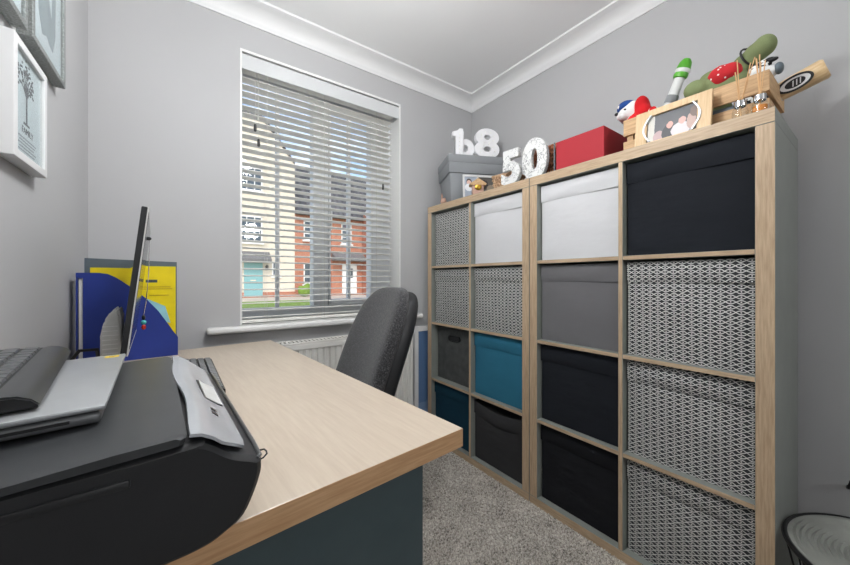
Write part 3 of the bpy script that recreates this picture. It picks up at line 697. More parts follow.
# ------------------------------------------------------------------ chair
CH_ = thing('office_chair', 'charcoal upholstered office chair tucked behind the desk', 'chair', (-.815, 1.03, 0), math.radians(-6))
def back_fn(thk):
    def f(q):
        t = (q.z+.29)/.58
        y = q.y*(1.0-.10*max(0, t-.45)**1.4*1.5)
        x = q.x-.55*y*y*1.1+.36*(q.z)+.10*q.z*q.z
        return Vector((x, y, q.z))
    return f
obj('backrest', squad(bmesh.new(), (.135, 0, .685), (.036, .212, .29), .55, .45, 48, 28, back_fn(0)), 'chair_fabric', CH_, smooth=True, angle=80)
obj('back_shell', squad(bmesh.new(), (.178, 0, .680), (.044, .206, .278), .6, .5, 48, 28, back_fn(0)), 'black_plastic', CH_, smooth=True, angle=80)
obj('seat', squad(bmesh.new(), (-.10, 0, .47), (.24, .235, .042), .4, .5, 40, 14), 'chair_fabric', CH_, smooth=True, angle=80)
obj('back_bar', tube(bmesh.new(), [(-.08, 0, .415), (.10, 0, .40), (.165, 0, .45), (.185, 0, .60)], .020, 10), 'black_plastic', CH_, smooth=True)
obj('gas_column', lathe(bmesh.new(), [(.028, .10), (.028, .26), (.016, .26), (.016, .425), (.05, .43)], 16, (-.08, 0, 0)), 'black_plastic', CH_, smooth=True)
for k in range(5):
    a = 2*PI*k/5+.3; ex, ey = math.cos(a), math.sin(a)
    bs = obj('base_arm', tube(bmesh.new(), [(-.08, 0, .105), (-.08+.14*ex, .14*ey, .095), (-.08+.27*ex, .27*ey, .068)], [.024, .02, .014], 8), 'black_plastic', CH_, smooth=True)
    wh = bmesh.new(); 
    for s_ in (-1, 1):
        c = Vector((-.08+.27*ex-s_*.012*ey, .27*ey+s_*.012*ex, .0265)); ax = Vector((-ey, ex, 0))
        tube(wh, [c-ax*.008, c+ax*.008], .026, 14)
    obj('caster', wh, 'black_plastic', bs, smooth=True)

# ------------------------------------------------------------------ pictures on the left wall (x = depth, y = along wall)
def wall_frame(label, y0, y1, z0, z1, dep, rim, matf, pmat, ins):
    f = thing('picture_frame', label, 'picture', (XL, y0, z0), group='framed prints on the left wall')
    w_, h_ = y1-y0, z1-z0
    obj('frame_side', B(0, dep, 0, rim, 0, h_, r=.0015), matf, f); obj('frame_side', B(0, dep, w_-rim, w_, 0, h_, r=.0015), matf, f)
    obj('frame_rail', B(0, dep, rim, w_-rim, 0, rim, r=.0015), matf, f); obj('frame_rail', B(0, dep, rim, w_-rim, h_-rim, h_, r=.0015), matf, f)
    p = obj('print', B(0, .006, rim, w_-rim, rim, h_-rim), pmat, f)
    p.location.x = .013
    return f, p, w_, h_
f, p, w_, h_ = wall_frame('white box frame with a family tree print on the left wall', .829, 1.025, 1.253, 1.500, .027, .017, 'frame_white', 'mat_mint', 0)
RW = (PI/2, 0, PI/2)      # text facing +x
obj('print_text', text_mesh('FAMILY', .020, .0004, 'ink'), None, p, loc=(.0065, w_/2, .068), rot=RW)
for k in range(6): obj('print_line', B(.006, .0066, w_/2-.05+.006*(k % 2), w_/2+.05-.006*(k % 3), .056-k*.007, .0585-k*.007), 'ink_soft', p)
tb = bmesh.new(); c0 = w_/2-.005
box(tb, .006, .0068, c0-.003, c0+.003, .092, .150); box(tb, .006, .0068, c0-.016, c0+.016, .088, .092)
rnd = random.Random(3)
for k in range(7):
    a = PI*(.15+.7*k/6); L = .04+rnd.uniform(-.01, .012); e = (c0+L*math.cos(a), .150+L*math.sin(a)*1.2)
    tube(tb, [(.0064, c0, .146), (.0064, (c0+e[0])/2, (.15+e[1])/2+.004), (.0064, *e)], .0009, 4)
    for q in range(9):
        yy, zz = e[0]+rnd.gauss(0, .009), e[1]+rnd.gauss(0, .009); box(tb, .006, .0068, yy-.0025, yy+.0025, zz-.002, zz+.002)
obj('print_tree', tb, 'ink', p)
obj('glazing', B(.0215, .0225, .017, w_-.017, .017, h_-.017), 'glass_clear', f)
f, p, w_, h_ = wall_frame('glittery grey frame with a dark drawing, at the top of the left wall', .935, 1.188, 1.545, 1.90, .026, .014, 'frame_glitter', 'mat_mint', 0)
obj('print_sheet', B(.006, .0066, .04, w_-.04, .04, h_-.04), 'print_pale', p)
obj('print_drawing', prism(bmesh.new(), [(.06, .10), (.085, .055), (.12, .07), (.135, .06), (.165, .052), (.185, .10), (.19, .25), (.165, .24), (.155, .13), (.135, .17), (.11, .25), (.07, .25), (.055, .18)], 'x', .0066, .0072), 'print_grey', p)
obj('glazing', B(.0215, .0225, .014, w_-.014, .014, h_-.014), 'glass_clear', f)
f, p, w_, h_ = wall_frame('glittery grey frame cut off by the top left corner of the picture', .62, .905, 1.540, 1.90, .026, .014, 'frame_glitter', 'mat_mint', 0)
obj('print_sheet', B(.006, .0066, .04, w_-.04, .04, h_-.04), 'print_pale', p); obj('glazing', B(.0215, .0225, .014, w_-.014, .014, h_-.014), 'glass_clear', f)

# ------------------------------------------------------------------ things on top of the shelving
ZT = H_
GA = math.radians(-24.5)   # local x = along the front, local y = depth
gb = thing('lidded_box', 'grey fabric lidded storage box at the window end of the shelf top', 'box', (.004, 1.347, ZT), GA)
def taper(bm, k, z1):
    for v in bm.verts:
        s = 1-k*(1-v.co.z/z1); v.co.x = .17+(v.co.x-.17)*s; v.co.y = .135+(v.co.y-.135)*s
    return bm
obj('body', taper(B(.008, .332, .008, .252, 0, .20, r=.006), .06, .2), 'box_slate', gb, smooth=True)
ld = obj('lid', B(0, .34, 0, .26, .175, .285, r=.006), 'box_slate', gb, smooth=True); 
obj('lid_step', B(-.003, .343, -.003, .263, .238, .2855, r=.005), 'box_slate', ld, smooth=True)
def digit(ch, label, x, sx, size, depth=.03, off=.006, y=.05):
    t = thing('marquee_numeral', label, 'numeral', (0, 0, 0), GA, group='white light-up numerals')
    t.location = gb.location+Matrix.Rotation(GA, 3, 'Z') @ Vector((x, y, .2857))
    me = text_mesh(ch, size, depth, 'digit_white', offset=off, sx=sx, bevel=.0015); zmin = min(v.co.y for v in me.vertices)
    me.transform(Matrix.Translation((0, -zmin, 0)))
    face = obj('numeral_face', me, None, t, rot=(PI/2, 0, 0)); return t
t1 = digit('1', 'white light-up numeral one at the left end on the grey box', .066, 1.0, .1, y=.030)
one = [(-.018, 0), (.026, 0), (.026, .158), (.006, .158), (-.008, .145), (-.036, .138), (-.036, .112), (-.018, .115)]
t1.children[0].data = shape_mesh('one', [one], .03, 'digit_white', .0015)
t2 = digit('b', 'white light-up rounded figure tucked between the one and the eight', .122, 1.0, .205, y=.072, off=.009)
t3 = digit('8', 'white light-up numeral eight at the right end on the grey box', .254, 1.32, .236, y=.050, off=.008)
for tt, pts in ((t3, [(.048*math.cos(a), .046+.040*math.sin(a)) for a in [PI*2*k/9 for k in range(9)]]+[(.042*math.cos(a), .126+.034*math.sin(a)) for a in [PI*2*k/8+.3 for k in range(8)]]), (t1, [(.004, .015+.022*k) for k in range(6)])):
    bme = mesh('bulb', squad(bmesh.new(), (0, 0, 0), (.004, .004, .004), nu=8, nv=6), 'bulb', True)
    for a, b_ in pts: obj('bulb', bme, None, tt, loc=(a, -.0175, b_))

# small framed photographs in front of the grey box
pf = thing('photo_frame', 'white double photo frame leaning against the grey box', 'photo frame', (-.012+.053, 1.262, ZT), (math.radians(-6), 0, math.radians(-27)))
fb = bmesh.new()
for x0, x1 in ((0, .010), (.085, .095), (.21, .22)): box(fb, x0, x1, -.006, .006, 0, .150, r=.001)
box(fb, .01, .21, -.006, .006, 0, .012); box(fb, .01, .21, -.006, .006, .138, .150)
obj('frame', fb, 'frame_white', pf)
obj('photograph', B(-.0375, .0375, -.002, .002, -.063, .063), 'photo_child', pf, loc=(.0475, .001, .075)); obj('photograph', B(-.0575, .0575, -.002, .002, -.063, .063), 'photo_grass', pf, loc=(.1525, .001, .075))
tr = thing('ornament', 'little golden house-shaped ornament by the photo frame', 'ornament', (.060, 1.165, ZT), math.radians(-35))
obj('body', prism(bmesh.new(), [(-.030, 0), (.030, 0), (.030, .070), (-.030, .070)], 'y', -.02, .02), 'shell_pink', tr); obj('roof', prism(bmesh.new(), [(-.042, .060), (.042, .060), (.046, .068), (0, .098), (-.046, .068)], 'y', -.026, .026), 'crate_wood', tr); obj('front_disc', squad(bmesh.new(), (0, -.022, .05), (.02, .006, .018)), 'brass', tr, smooth=True)
sh = thing('shell_ornament', 'small curled pink shell ornament at the shelf end', 'ornament', (.03, 1.43, ZT), .3)
obj('shell', remesh_blob('shell', [((0, 0, .018), (.022, .018, .018)), ((.012, 0, .034), (.012, .010, .012)), ((-.016, 0, .036), (.007, .006, .02))], 'shell_pink', .003), None, sh); obj('shell_tip', lathe(bmesh.new(), [(.006, 0), (.004, .012), (.0005, .024)], 10, (-.016, 0, .045)), 'shell_pink', sh, smooth=True)

# signed "50"
fy = thing('signed_numerals', 'white number fifty covered in handwritten signatures', 'sign', (.050, .838, ZT+.001), (0, math.radians(0), math.radians(-84)))
def glyph(ch, size, sx, off, x, dy=0, dep=.022):
    me = text_mesh(ch, size, dep, 'signed_white', offset=off, sx=sx); zmin = min(v.co.y for v in me.vertices); me.transform(Matrix.Translation((0, -zmin, 0)))
    return obj('numeral_'+{'5': 'five', '0': 'zero'}[ch], me, None, fy, loc=(x, dy, 0), rot=(PI/2, 0, 0))
glyph('5', .214, 1.0, .011, -.066, -.012); glyph('0', .240, .96, .013, .054, 0)
# baskets
def basket(label, loc, rz, sx, sy, h, mat):
    t = thing('wicker_basket', label, 'basket', loc, rz)
    bm = bmesh.new()
    def ring(k, z): return [(sx*k, sy*k, z), (-sx*k, sy*k, z), (-sx*k, -sy*k, z), (sx*k, -sy*k, z)]
    nb = 7
    for i in range(nb):
        z = h*(i+.5)/nb; k = .86+.14*z/h; pts = []
        for a, b2 in zip(ring(k, z), ring(k, z)[1:]+ring(k, z)[:1]):
            for q in range(8):
                s = q/8; pp = Vector(a).lerp(Vector(b2), s); nrm = Vector((pp.x, pp.y, 0)).normalized(); pts.append(pp+nrm*.003*(1 if (q+i) % 2 else -1))
        tube(bm, pts, h/nb*.52, 6, closed=True)
    obj('weave', bm, mat, t, smooth=True)
    sb = bmesh.new()
    for a, b2 in zip(ring(1, 0), ring(1, 0)[1:]+ring(1, 0)[:1]):
        for q in range(6):
            pp = Vector(a).lerp(Vector(b2), q/6); tube(sb, [(pp.x*.86, pp.y*.86, 0), (pp.x, pp.y, h)], .004, 5)
    obj('stakes', sb, mat, t, smooth=True)
    obj('rim', tube(bmesh.new(), [Vector(a).lerp(Vector(b2), q/6) for a, b2 in zip(ring(1.02, h), ring(1.02, h)[1:]+ring(1.02, h)[:1]) for q in range(6)], .008, 8, closed=True), mat, t, smooth=True)
    obj('base', B(-sx*.86, sx*.86, -sy*.86, sy*.86, 0, .006), mat, t)
    return t
basket('rust brown wicker basket tucked between the signed number and the red box', (.235, .80, ZT), math.radians(2), .105, .085, .165, 'wicker_rust')
basket('small pale wicker basket behind the signed number', (.135, 1.010, ZT), math.radians(8), .055, .060, .085, 'wicker_tan')
tag(obj('card_folder', B(-.003, .003, -.035, .035, 0, .15, r=.001), 'folder_slate', loc=(.100, .715, ZT), rot=(0, 0, math.radians(-57))), 'thin dark grey card standing edge on beside the rust basket', 'card')
# red box
rb = thing('gift_box', 'plain red lidded box on the shelf top', 'box', (.045, .467, ZT), math.radians(0))
obj('body', B(.001, .249, .001, .203, 0, .10), 'red_card', rb); obj('lid', B(0, .25, 0, .204, .002, .135, r=.0015), 'red_card', rb)

# ------------------------------------------------------------------ crate with toys
cr = thing('wooden_crate', 'slatted wooden crate full of soft toys at the near end of the shelf top', 'crate', (.075, .022, ZT))
CLn, CDp = .388, .225
for z0, z1 in ((.004, .056), (.078, .137)):
    obj('slat', B(0, .009, 0, CLn, z0, z1, r=.0012), 'crate_wood', cr); obj('slat', B(CDp-.009, CDp, 0, CLn, z0, z1, r=.0012), 'crate_wood', cr)
    obj('end_slat', B(.009, CDp-.009, 0, .010, z0, z1, r=.0012), 'crate_wood_x', cr); obj('end_slat', B(.009, CDp-.009, CLn-.010, CLn, z0, z1, r=.0012), 'crate_dark', cr)
for x in (.009, CDp-.029):
    for y in (.010, CLn-.030): obj('corner_post', B(x, x+.02, y, y+.02, 0, .132), 'crate_wood', cr)
obj('base', B(.009, CDp-.009, .010, CLn-.010, 0, .006), 'crate_wood', cr)

def at(o, v): return Vector(v)
# plush with blue cap
pl = thing('soft_toy', 'white soft toy with a blue cap and red scarf in the crate', 'soft toy', (.19, .395, ZT+.01))
obj('body', remesh_blob('body', [((-.03, -.058, .07), (.042, .045, .068)), ((-.015, .028, .190), (.045, .046, .046)), ((-.05, .045, .178), (.022, .024, .02)), ((-.015, -.030, .140), (.034, .036, .04)), ((-.015, 0, .165), (.034, .034, .03))], 'plush_white', .005), None, pl)
hd = pl
obj('cap', squad(bmesh.new(), (-.010, .040, .212), (.046, .040, .034), 1, 1, fn=lambda q: Vector((q.x, q.y+q.z*.2, max(q.z, -.008)))), 'plush_blue', hd, smooth=True, angle=60)
obj('cap_badge', squad(bmesh.new(), (-.044, .060, .218), (.006, .008, .008)), 'plush_white', hd, smooth=True)
obj('scarf', remesh_blob('scarf', [((-.02, -.012, .190), (.040, .026, .050)), ((-.03, -.022, .165), (.036, .030, .034)), ((-.035, .004, .15), (.03, .03, .022))], 'plush_red', .005), None, hd)
obj('eye', squad(bmesh.new(), (-.058, .034, .192), (.005, .006, .007)), 'toy_black', hd, smooth=True)
obj('nose', squad(bmesh.new(), (-.066, .062, .184), (.007, .007, .006)), 'toy_black', hd, smooth=True)
obj('paw', remesh_blob('paw', [((-.04, -.058, .150), (.022, .02, .024)), ((-.035, -.05, .12), (.02, .02, .03))], 'plush_white', .004), None, pl); obj('paw_pad', squad(bmesh.new(), (-.058, -.062, .155), (.008, .012, .012)), 'plush_red', pl, smooth=True)
# plain baton built in place of a white and green toy limb
P0, P1 = Vector((.258, .356, ZT+.128)), Vector((.258, .268, ZT+.360)); d = (P1-P0); L = d.length; q = d.to_track_quat('Z', 'Y')
tbn = thing('toy_limb_standin', 'plain white baton with a green cap standing in for a toy limb in the crate', 'toy', P0, tuple(q.to_euler()))
obj('shaft', lathe(bmesh.new(), [(.024, .0), (.024, .04), (.020, .06), (.019, .10), (.018, .12), (.017, .185), (.016, .19)], 24), 'toy_white', tbn, smooth=True)
obj('band', lathe(bmesh.new(), [(.020, .098), (.0215, .102), (.0215, .122), (.020, .126)], 24, cap=False), 'toy_grey', tbn, smooth=True)
cpo = obj('cap', lathe(bmesh.new(), [(.018, .186), (.022, .188), (.024, .196), (.022, .206), (.023, .222), (.020, .240), (.012, .252), (.0, .254)], 24, cap=False), 'toy_green', tbn, smooth=True)
obj('cap_ring', lathe(bmesh.new(), [(.0225, .204), (.0245, .208), (.0245, .214), (.0225, .218)], 24, cap=False), 'toy_white', cpo, smooth=True)
for a in (3.6, 4.4): obj('stud', squad(bmesh.new(), (.019*math.cos(a), .019*math.sin(a), .075), (.003, .003, .003), nu=8, nv=6), 'toy_black', tbn, smooth=True)
tag(obj('toy_block', B(-.03, .03, -.04, .04, -.015, .015, r=.008, seg=3), 'toy_white', smooth=True, loc=(.195, .300, ZT+.150), rot=(.25, .1, .3)), 'small white plastic toy lying over the crate edge below the stand-in baton', 'toy')
tag(obj('toy_block', B(-.02, .02, -.025, .025, -.012, .012, r=.008, seg=3), 'toy_green', smooth=True, loc=(.15, .235, ZT+.135), rot=(.4, .1, .3)), 'small bright green toy peeping over the crate beside the photo frame', 'toy')
# green plush
gp = thing('soft_toy', 'long-limbed green soft toy in a red spotted bib lying over the crate', 'soft toy', (.18, .14, ZT+.02))
obj('body', remesh_blob('body', [((-.02, .030, .165), (.036, .040, .030)), ((-.025, .072, .150), (.030, .032, .026)), ((-.03, .040, .142), (.026, .044, .018)), ((0, .0, .16), (.05, .06, .045)), ((.01, .0, .19), (.035, .05, .03)),
    ((.02, -.02, .205), (.026, .036, .026)), ((.02, -.045, .222), (.025, .034, .026)), ((.02, -.072, .238), (.030, .034, .030)), ((.015, -.090, .246), (.033, .028, .032)), ((-.050, .066, .160), (.026, .034, .030)), ((.0, .035, .205), (.024, .035, .020)), ((-.005, .022, .06), (.042, .045, .07))], 'plush_green', .005), None, gp)
obj('bib', remesh_blob('bib', [((-.032, .004, .180), (.032, .036, .034)), ((-.028, -.020, .184), (.032, .028, .028))], 'red_dots', .005), None, gp)
obj('collar', tube(bmesh.new(), [(.02+.031*math.cos(a)*1.0, -.056-.018*math.cos(a+.5), .230+.031*math.sin(a)) for a in [2*PI*k/16 for k in range(16)]], .003, 6, closed=True), 'toy_black', gp, smooth=True)
tag(obj('toy_hoop', tube(bmesh.new(), [(.15+.0*k, .185+.035*math.cos(a), ZT+.135+.055*math.sin(a)) for k, a in enumerate([PI*.35+1.0*k/10*PI for k in range(11)])], .0022, 6), 'crate_wood', smooth=True), 'thin tan wire loop rising beside the green soft toy', 'toy')
cw = thing('soft_toy', 'black and white spotted soft toy between the green toy and the bat', 'soft toy', (.20, .080, ZT+.02))
obj('body', remesh_blob('body', [((0, .01, .14), (.03, .032, .034)), ((0, -.012, .175), (.026, .026, .024)), ((0, -.028, .19), (.018, .018, .016)), ((.01, -.004, .07), (.028, .028, .07))], 'cow_cloth', .0045), None, cw)
for s_ in (0, 1): obj('ear', squad(bmesh.new(), (-.01, -.040-.008*s_, .196-.004*s_), (.008, .012, .006)), 'toy_black', cw, smooth=True)
nt_ = thing('soft_toy', 'small white soft toy head with a dark grey muzzle beside the bat', 'soft toy', (.150, .048, ZT+.136))
obj('head', remesh_blob('head', [((0, 0, .023), (.028, .024, .023)), ((0, -.016, .024), (.020, .018, .017))], 'plush_white', .004), None, nt_); obj('muzzle', squad(bmesh.new(), (0, -.034, .026), (.017, .011, .017)), 'folder_slate', nt_, smooth=True)
# bat
A0, A1 = Vector((.262, .135, ZT+.100)), Vector((.250, -.070, ZT+.158)); d = A1-A0; q = d.to_track_quat('Y', 'Z')
bt = thing('toy_bat', 'pale wooden bat with a black and white oval emblem poking out of the crate', 'bat', A0, tuple(q.to_euler()))
bm = squad(bmesh.new(), (0, d.length/2, 0), (.030, d.length/2, .028), .25, .9, 28, 20)
bm.free(); bm = bmesh.new(); tube(bm, [(0, y, 0) for y in (0, .02, .08, .15, .20, d.length-.006, d.length)], [.012, .022, .026, .029, .030, .030, .026], 28)
obj('blade', bm, 'bat_wood', bt, smooth=True)
em = obj('emblem', None or shape_mesh('emblem', [[(.030*math.cos(a), .017*math.sin(a)) for a in [2*PI*k/32 for k in range(32)]], [(.025*math.cos(a), .0125*math.sin(a)) for a in [2*PI*k/32 for k in range(32)]]], .001, 'toy_black'), None, bt, loc=(.0295, .150, -.008), rot=(PI/2+.3, 0, PI/2))
obj('emblem_fill', shape_mesh('ef', [[(.025*math.cos(a), .0125*math.sin(a)) for a in [2*PI*k/32 for k in range(32)]]], .0006, 'frame_white'), None, em)
obj('emblem_disc', shape_mesh('ed', [[(.017*math.cos(a), .009*math.sin(a)) for a in [2*PI*k/32 for k in range(32)]]], .0008, 'toy_black'), None, em, loc=(0, 0, .0004))
em.scale = (1.3, 1.3, 1)
for k in range(3): obj('emblem_stroke', shape_mesh('es', [[(-.006+.006*k, -.006), (-.004+.006*k, -.006), (.000+.006*k, .006), (-.002+.006*k, .006)]], .0008, 'frame_white'), None, em, loc=(0, 0, .0010))
sb_ = bmesh.new(); tube(sb_, [(0, .098, 0), (0, .112, 0)], .0275, 28); obj('band', sb_, 'frame_white', bt, smooth=True)
obj('bat_mark', shape_mesh('bm', [[(-.008, -.010), (.008, -.008), (.004, .0), (.009, .010), (-.007, .007)]], .001, 'toy_black'), None, bt, loc=(.0280, .088, -.006), rot=(PI/2+.3, 0, PI/2))
tag(obj('toy_block', B(-.016, .016, -.05, .05, -.03, .03, r=.01, seg=3), 'folder_slate', smooth=True, loc=(.105, .12, ZT+.045), rot=(.05, .05, .02)), 'dark blue-grey toy seen between the crate slats', 'toy')
tag(obj('toy_block', B(-.03, .03, -.05, .05, -.03, .03, r=.01, seg=3), 'toy_black', smooth=True, loc=(.13, .24, ZT+.04), rot=(.1, .1, .1)), 'black toy seen between the crate slats behind the photo frame', 'toy')

# wooden photo frame with silver side arcs
wf_ = thing('photo_frame', 'beech photo frame holding a family picture, leaning on the crate', 'photo frame', (.022, .2450, ZT+.001), (0, math.radians(8), 0))
hw, hh = .106, .125
for a, b2 in ((-hw, -hw+.036), (hw-.036, hw)): obj('frame_side', B(0, .012, a, b2, 0, hh, r=.001), 'frame_beech', wf_)
for a, b2 in ((0, .010), (hh-.022, hh)): obj('frame_rail', B(0, .012, -hw+.036, hw-.036, a, b2), 'frame_beech', wf_)
obj('photograph', B(-.002, .002, -.070, .070, -.046, .046), 'photo_people', wf_, loc=(.009, 0, .056))
for s_ in (-1, 1):
    arc = [(s_*(.056+.020*math.sin(PI*k/12)), .010+.093*k/12) for k in range(13)]+[(s_*(.061+.020*math.sin(PI*k/12)), .010+.093*k/12) for k in range(12, -1, -1)]
    obj('silver_arc', prism(bmesh.new(), arc, 'x', -.004, .007), 'satin_silver', wf_)
# reed diffusers
def diffuser(label, loc, fill, tilt, seed):
    t = thing('reed_diffuser', label, 'reed diffuser', loc, group='reed diffusers at the shelf end')
    obj('bottle', lathe(bmesh.new(), [(.016, 0), (.018, .003), (.018, .024), (.015, .034), (.011, .040), (.011, .050), (.0095, .050), (.0095, .040), (.0135, .033), (.0165, .024), (.0165, .004), (0, .004)], 24, cap=False), 'glass_clear', t, smooth=True)
    if fill: obj('scented_oil', lathe(bmesh.new(), [(0, .0045), (.0155, .0045), (.0155, fill), (0, fill)], 20, cap=False), 'oil_amber', t, smooth=True)
    obj('collar', lathe(bmesh.new(), [(.0120, .036), (.0135, .037), (.0135, .052), (.0120, .053), (.0085, .053)], 24, cap=False), 'chrome', t, smooth=True)
    rnd = random.Random(seed)
    for k in range(5):
        a, b2 = rnd.uniform(-.016, .016), tilt[k]
        obj('reed', tube(bmesh.new(), [(-a*.2, -b2*.25, .007), (a, b2, .155+rnd.uniform(-.02, .02))], .0013, 6), 'reed', t)
diffuser('clear reed diffuser with a silver collar beside the photo frame', (.030, .075, ZT), 0, (.004, .012, -.022, -.03, .008), 1)
diffuser('reed diffuser holding amber oil at the very end of the shelf', (.030, .034, ZT), .022, (.003, -.004, .010, -.010, .007), 2)

# ------------------------------------------------------------------ round wire side table
sx, sy, sz, sr = .075, -.214, .325, .205
st_ = thing('side_table', 'round wire basket side table with a ridged grey tray top', 'side table', (sx, sy, 0))
prof = [(0, .004)]
n = 18
for i in range(1, n*4+1):
    r = (sr-.012)*i/(n*4); prof.append((r, .004+.010*(r/sr)**3+.0032*math.sin(2*PI*i/4)))
prof += [(sr-.004, .012), (sr-.004, .004), (sr-.02, -.004), (0, -.006)]
obj('tray_top', lathe(bmesh.new(), prof, 64, (0, 0, sz), cap=False), 'tray_grey', st_, smooth=True, angle=70)
obj('rim', tube(bmesh.new(), [(sr*math.cos(2*PI*k/64), sr*math.sin(2*PI*k/64), sz+.008) for k in range(64)], .0065, 8, closed=True), 'wire_black', st_, smooth=True)
obj('base_ring', tube(bmesh.new(), [(.14*math.cos(2*PI*k/48), .14*math.sin(2*PI*k/48), .004) for k in range(48)], .004, 8, closed=True), 'wire_black', st_, smooth=True)
for k in range(14):
    a = 2*PI*k/14
    for s_ in (-1, 1):
        a2 = a+s_*PI/14
        obj('wire', tube(bmesh.new(), [(sr*math.cos(a), sr*math.sin(a), sz+.004), (.14*math.cos(a2), .14*math.sin(a2), .004)], .0022, 6), 'wire_black', st_)
tag(obj('wall_hook', tube(bmesh.new(), [(XR, -.099, .350), (XR-.02, -.099, .350), (XR-.032, -.101, .356), (XR-.036, -.104, .370), (XR-.028, -.106, .378)], .004, 8), 'wire_black', smooth=True), 'small dark hook on the wall above the side table', 'hook')

# ------------------------------------------------------------------ globe lamps added as fill light (outside the frame)
def pendant(label, x, y, r, drop):
    cl = thing('fill_light', label, 'fill lamp', (x, y, ZC), group='added white globe fill lamps')
    obj('ceiling_rose', lathe(bmesh.new(), [(.0, -.001), (.05, -.001), (.05, -.012), (.02, -.03), (.0, -.03)], 24, cap=False), 'white_gloss', cl, smooth=True)
    obj('flex', tube(bmesh.new(), [(0, 0, -.03), (0, 0, -drop+r)], .003, 8), 'cord_white', cl)
    obj('globe_shade', squad(bmesh.new(), (0, 0, -drop), (r, r, r*.92), nu=32, nv=20), 'fill_glow', cl, smooth=True)
pendant('added white globe fill lamp hanging unseen above the desk', -.92, .50, .13, .38)
pendant('added white globe fill lamp hanging unseen on the added landing', -.50, YN-.60, .12, .62)  # second lamp, added for soft fill through the doorway

# ------------------------------------------------------------------ carpet pile
import numpy as np
rng = np.random.default_rng(4)
xs = np.arange(-.95, .0, .0062); ys = np.arange(-.10, 1.50, .0062)
gx, gy = np.meshgrid(xs, ys); gx = gx.ravel()+rng.uniform(-.0024, .0024, gx.size); gy = gy.ravel()+rng.uniform(-.0024, .0024, gy.size)
N = gx.size; r = rng.uniform(.0030, .0046, N); h = rng.uniform(.004, .0095, N); a0 = rng.uniform(0, 6.28, N)
verts = np.zeros((N, 9, 3), np.float32)
for k in range(4):
    an = a0+k*PI/2
    verts[:, k, 0] = gx+r*np.cos(an); verts[:, k, 1] = gy+r*np.sin(an); verts[:, k, 2] = 0
    verts[:, 4+k, 0] = gx+.75*r*np.cos(an+.4); verts[:, 4+k, 1] = gy+.75*r*np.sin(an+.4); verts[:, 4+k, 2] = h*.72
verts[:, 8, 0] = gx+rng.uniform(-.001, .001, N); verts[:, 8, 1] = gy+rng.uniform(-.001, .001, N); verts[:, 8, 2] = h
tri = []
for k in range(4):
    k2 = (k+1) % 4; tri += [(k, k2, 4+k2), (k, 4+k2, 4+k), (4+k, 4+k2, 8)]
faces = (np.array(tri)[None]+9*np.arange(N)[:, None, None]).reshape(-1, 3)
me = bpy.data.meshes.new('carpet_pile'); me.vertices.add(N*9); me.vertices.foreach_set('co', verts.ravel())
me.loops.add(faces.size); me.loops.foreach_set('vertex_index', faces.ravel().astype(np.int32)); me.polygons.add(len(faces))
me.polygons.foreach_set('loop_start', np.arange(0, faces.size, 3, dtype=np.int32)); me.update(calc_edges=True); me.materials.append(M['carpet_tuft'])
tag(obj('carpet_pile', me, None), 'speckled beige loop pile of the carpet between desk and shelving', 'carpet', kind='stuff')

# ------------------------------------------------------------------ outdoors
HY = 22.0
struct('lawn', B(-30, 40, 13.2, 18.2, -.30, -.10), 'grass', 'strip of green lawn across the road outside', 'lawn')
struct('road', B(-30, 40, YF+WT, 13.2, -.35, -.14), 'paving', 'pale paved road outside the window', 'road')
struct('forecourt', B(-30, 40, 18.2, HY+12, -.30, -.09), 'paving', 'pale paved forecourt in front of the houses', 'pavement')
def hwin(parent, x0, x1, z0, z1, y, nx=2, nz=2, bar=.05):
    f_ = bmesh.new()
    for (a, b2, c, d2) in ((x0, x1, z0, z0+bar*1.4), (x0, x1, z1-bar*1.4, z1), (x0, x0+bar*1.4, z0, z1), (x1-bar*1.4, x1, z0, z1)): box(f_, a, b2, y-.04, y+.05, c, d2)
    for i in range(1, nx): xx = x0+(x1-x0)*i/nx; box(f_, xx-bar/2, xx+bar/2, y-.035, y+.04, z0, z1)
    for i in range(1, nz): zz = z0+(z1-z0)*i/nz; box(f_, x0, x1, y-.035, y+.04, zz-bar/2, zz+bar/2)
    o = obj('window_frame', f_, 'house_white', parent)
    obj('pane', B(x0, x1, y-.01, y+.02, z0, z1), 'house_glass', o); obj('house_sill', B(x0-.08, x1+.08, y-.12, y, z0-.1, z0), 'house_white', o)
ch = thing('house', 'cream rendered house with a pale teal front door seen through the blind', 'house', (0, HY, -.1))
obj('wall', prism(bmesh.new(), [(-4, 0), (4.5, 0), (4.5, 8.35), (2.7, 10.65), (1.9, 10.9), (-4, 10.9)], 'y', 0, 8), 'render_cream', ch)
obj('roof', prism(bmesh.new(), [(4.5, 8.35), (4.5, 8.55), (2.75, 10.9), (1.9, 11.15), (-4, 11.15), (-4, 10.9), (1.9, 10.9), (2.7, 10.65)], 'y', -.03, 8.2), 'roof_tile', ch)
obj('plinth', B(1.0, 4.5, -.05, .0, 0, .32), 'brick_red', ch)
d_ = obj('door', B(1.62, 2.62, -.06, .0, .05, 2.1, r=.01), 'door_teal', ch); obj('letterbox', B(1.95, 2.25, -.075, -.06, 1.0, 1.06), 'chrome', d_)
obj('porch_hood', prism(bmesh.new(), [(0, 2.15), (-.7, 2.15), (-.7, 2.28), (0, 2.75)], 'x', 1.3, 3.0), 'porch_lead', ch)
hwin(ch, 1.35, 2.6, 3.28, 4.85, 0, 3, 2); hwin(ch, 1.35, 2.6, 6.35, 7.75, 0, 3, 2); hwin(ch, 3.15, 3.6, 1.3, 2.2, 0, 1, 2)
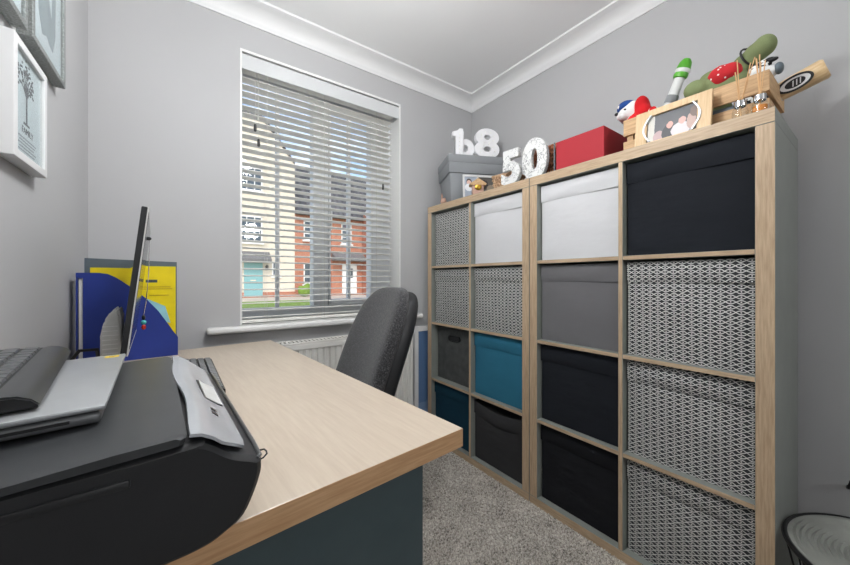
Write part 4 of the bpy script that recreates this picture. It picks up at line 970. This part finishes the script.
tagm = thing('wall_lantern', 'small black lantern on the cream house beside the teal door', 'lantern', (2.85, HY-.1, 1.55)); obj('lantern_body', lathe(bmesh.new(), [(.04, 0), (.07, .05), (.09, .25), (.02, .33)], 8), 'wire_black', tagm); obj('lantern_arm', B(-.02, .02, 0, .1, .1, .14), 'wire_black', tagm)
bh = thing('house', 'red brick terraced house with a dark tiled roof and white front door', 'house', (0, HY, -.1))
obj('wall', B(4.52, 16, .05, 8, 0, 5.4), 'brick_red', bh)
obj('roof', prism(bmesh.new(), [(-.35, 5.25), (-.35, 5.4), (4.1, 9.75), (8.4, 5.4), (8.4, 5.25)], 'x', 4.52, 16), 'roof_tile', bh)
obj('gutter', B(4.52, 16, -.45, -.33, 5.24, 5.38), 'porch_lead', bh)
d_ = obj('door', B(7.65, 8.72, -.04, .05, .05, 2.1, r=.01), 'house_white', bh); obj('door_pane', B(7.95, 8.42, -.05, -.04, 1.2, 1.85), 'house_glass', d_)
obj('porch_hood', prism(bmesh.new(), [(.05, 2.35), (-.8, 2.35), (-.8, 2.48), (.05, 2.95)], 'x', 6.9, 9.9), 'porch_lead', bh)
hwin(bh, 5.05, 5.95, 3.65, 4.9, .05, 2, 3); hwin(bh, 5.05, 5.95, .78, 2.15, .05, 2, 3); hwin(bh, 7.6, 8.35, 3.55, 4.95, .05, 2, 3)
obj('gable_wall', prism(bmesh.new(), [(9.15, 0), (14, 0), (14, 5.6), (11.6, 8.2), (9.15, 5.6)], 'y', -.9, 2.1), 'brick_red', bh)
obj('bargeboard', prism(bmesh.new(), [(8.95, 5.45), (8.95, 5.75), (11.6, 8.55), (14.2, 5.75), (14.2, 5.45), (11.6, 8.2)], 'y', -1.05, -.92), 'house_white', bh)
hedge = thing('shrub', 'small yellow-green shrub at the foot of the brick house', 'shrub', (4.95, HY-.5, -.1))
obj('foliage', remesh_blob('foliage', [((0, 0, .35), (.4, .3, .35)), ((.2, 0, .6), (.22, .2, .25)), ((-.2, .05, .5), (.2, .2, .2))], 'grass', .06, 1), None, hedge)
obj('stem', tube(bmesh.new(), [(0, 0, 0), (0, 0, .3)], .03, 6), 'crate_dark', hedge)
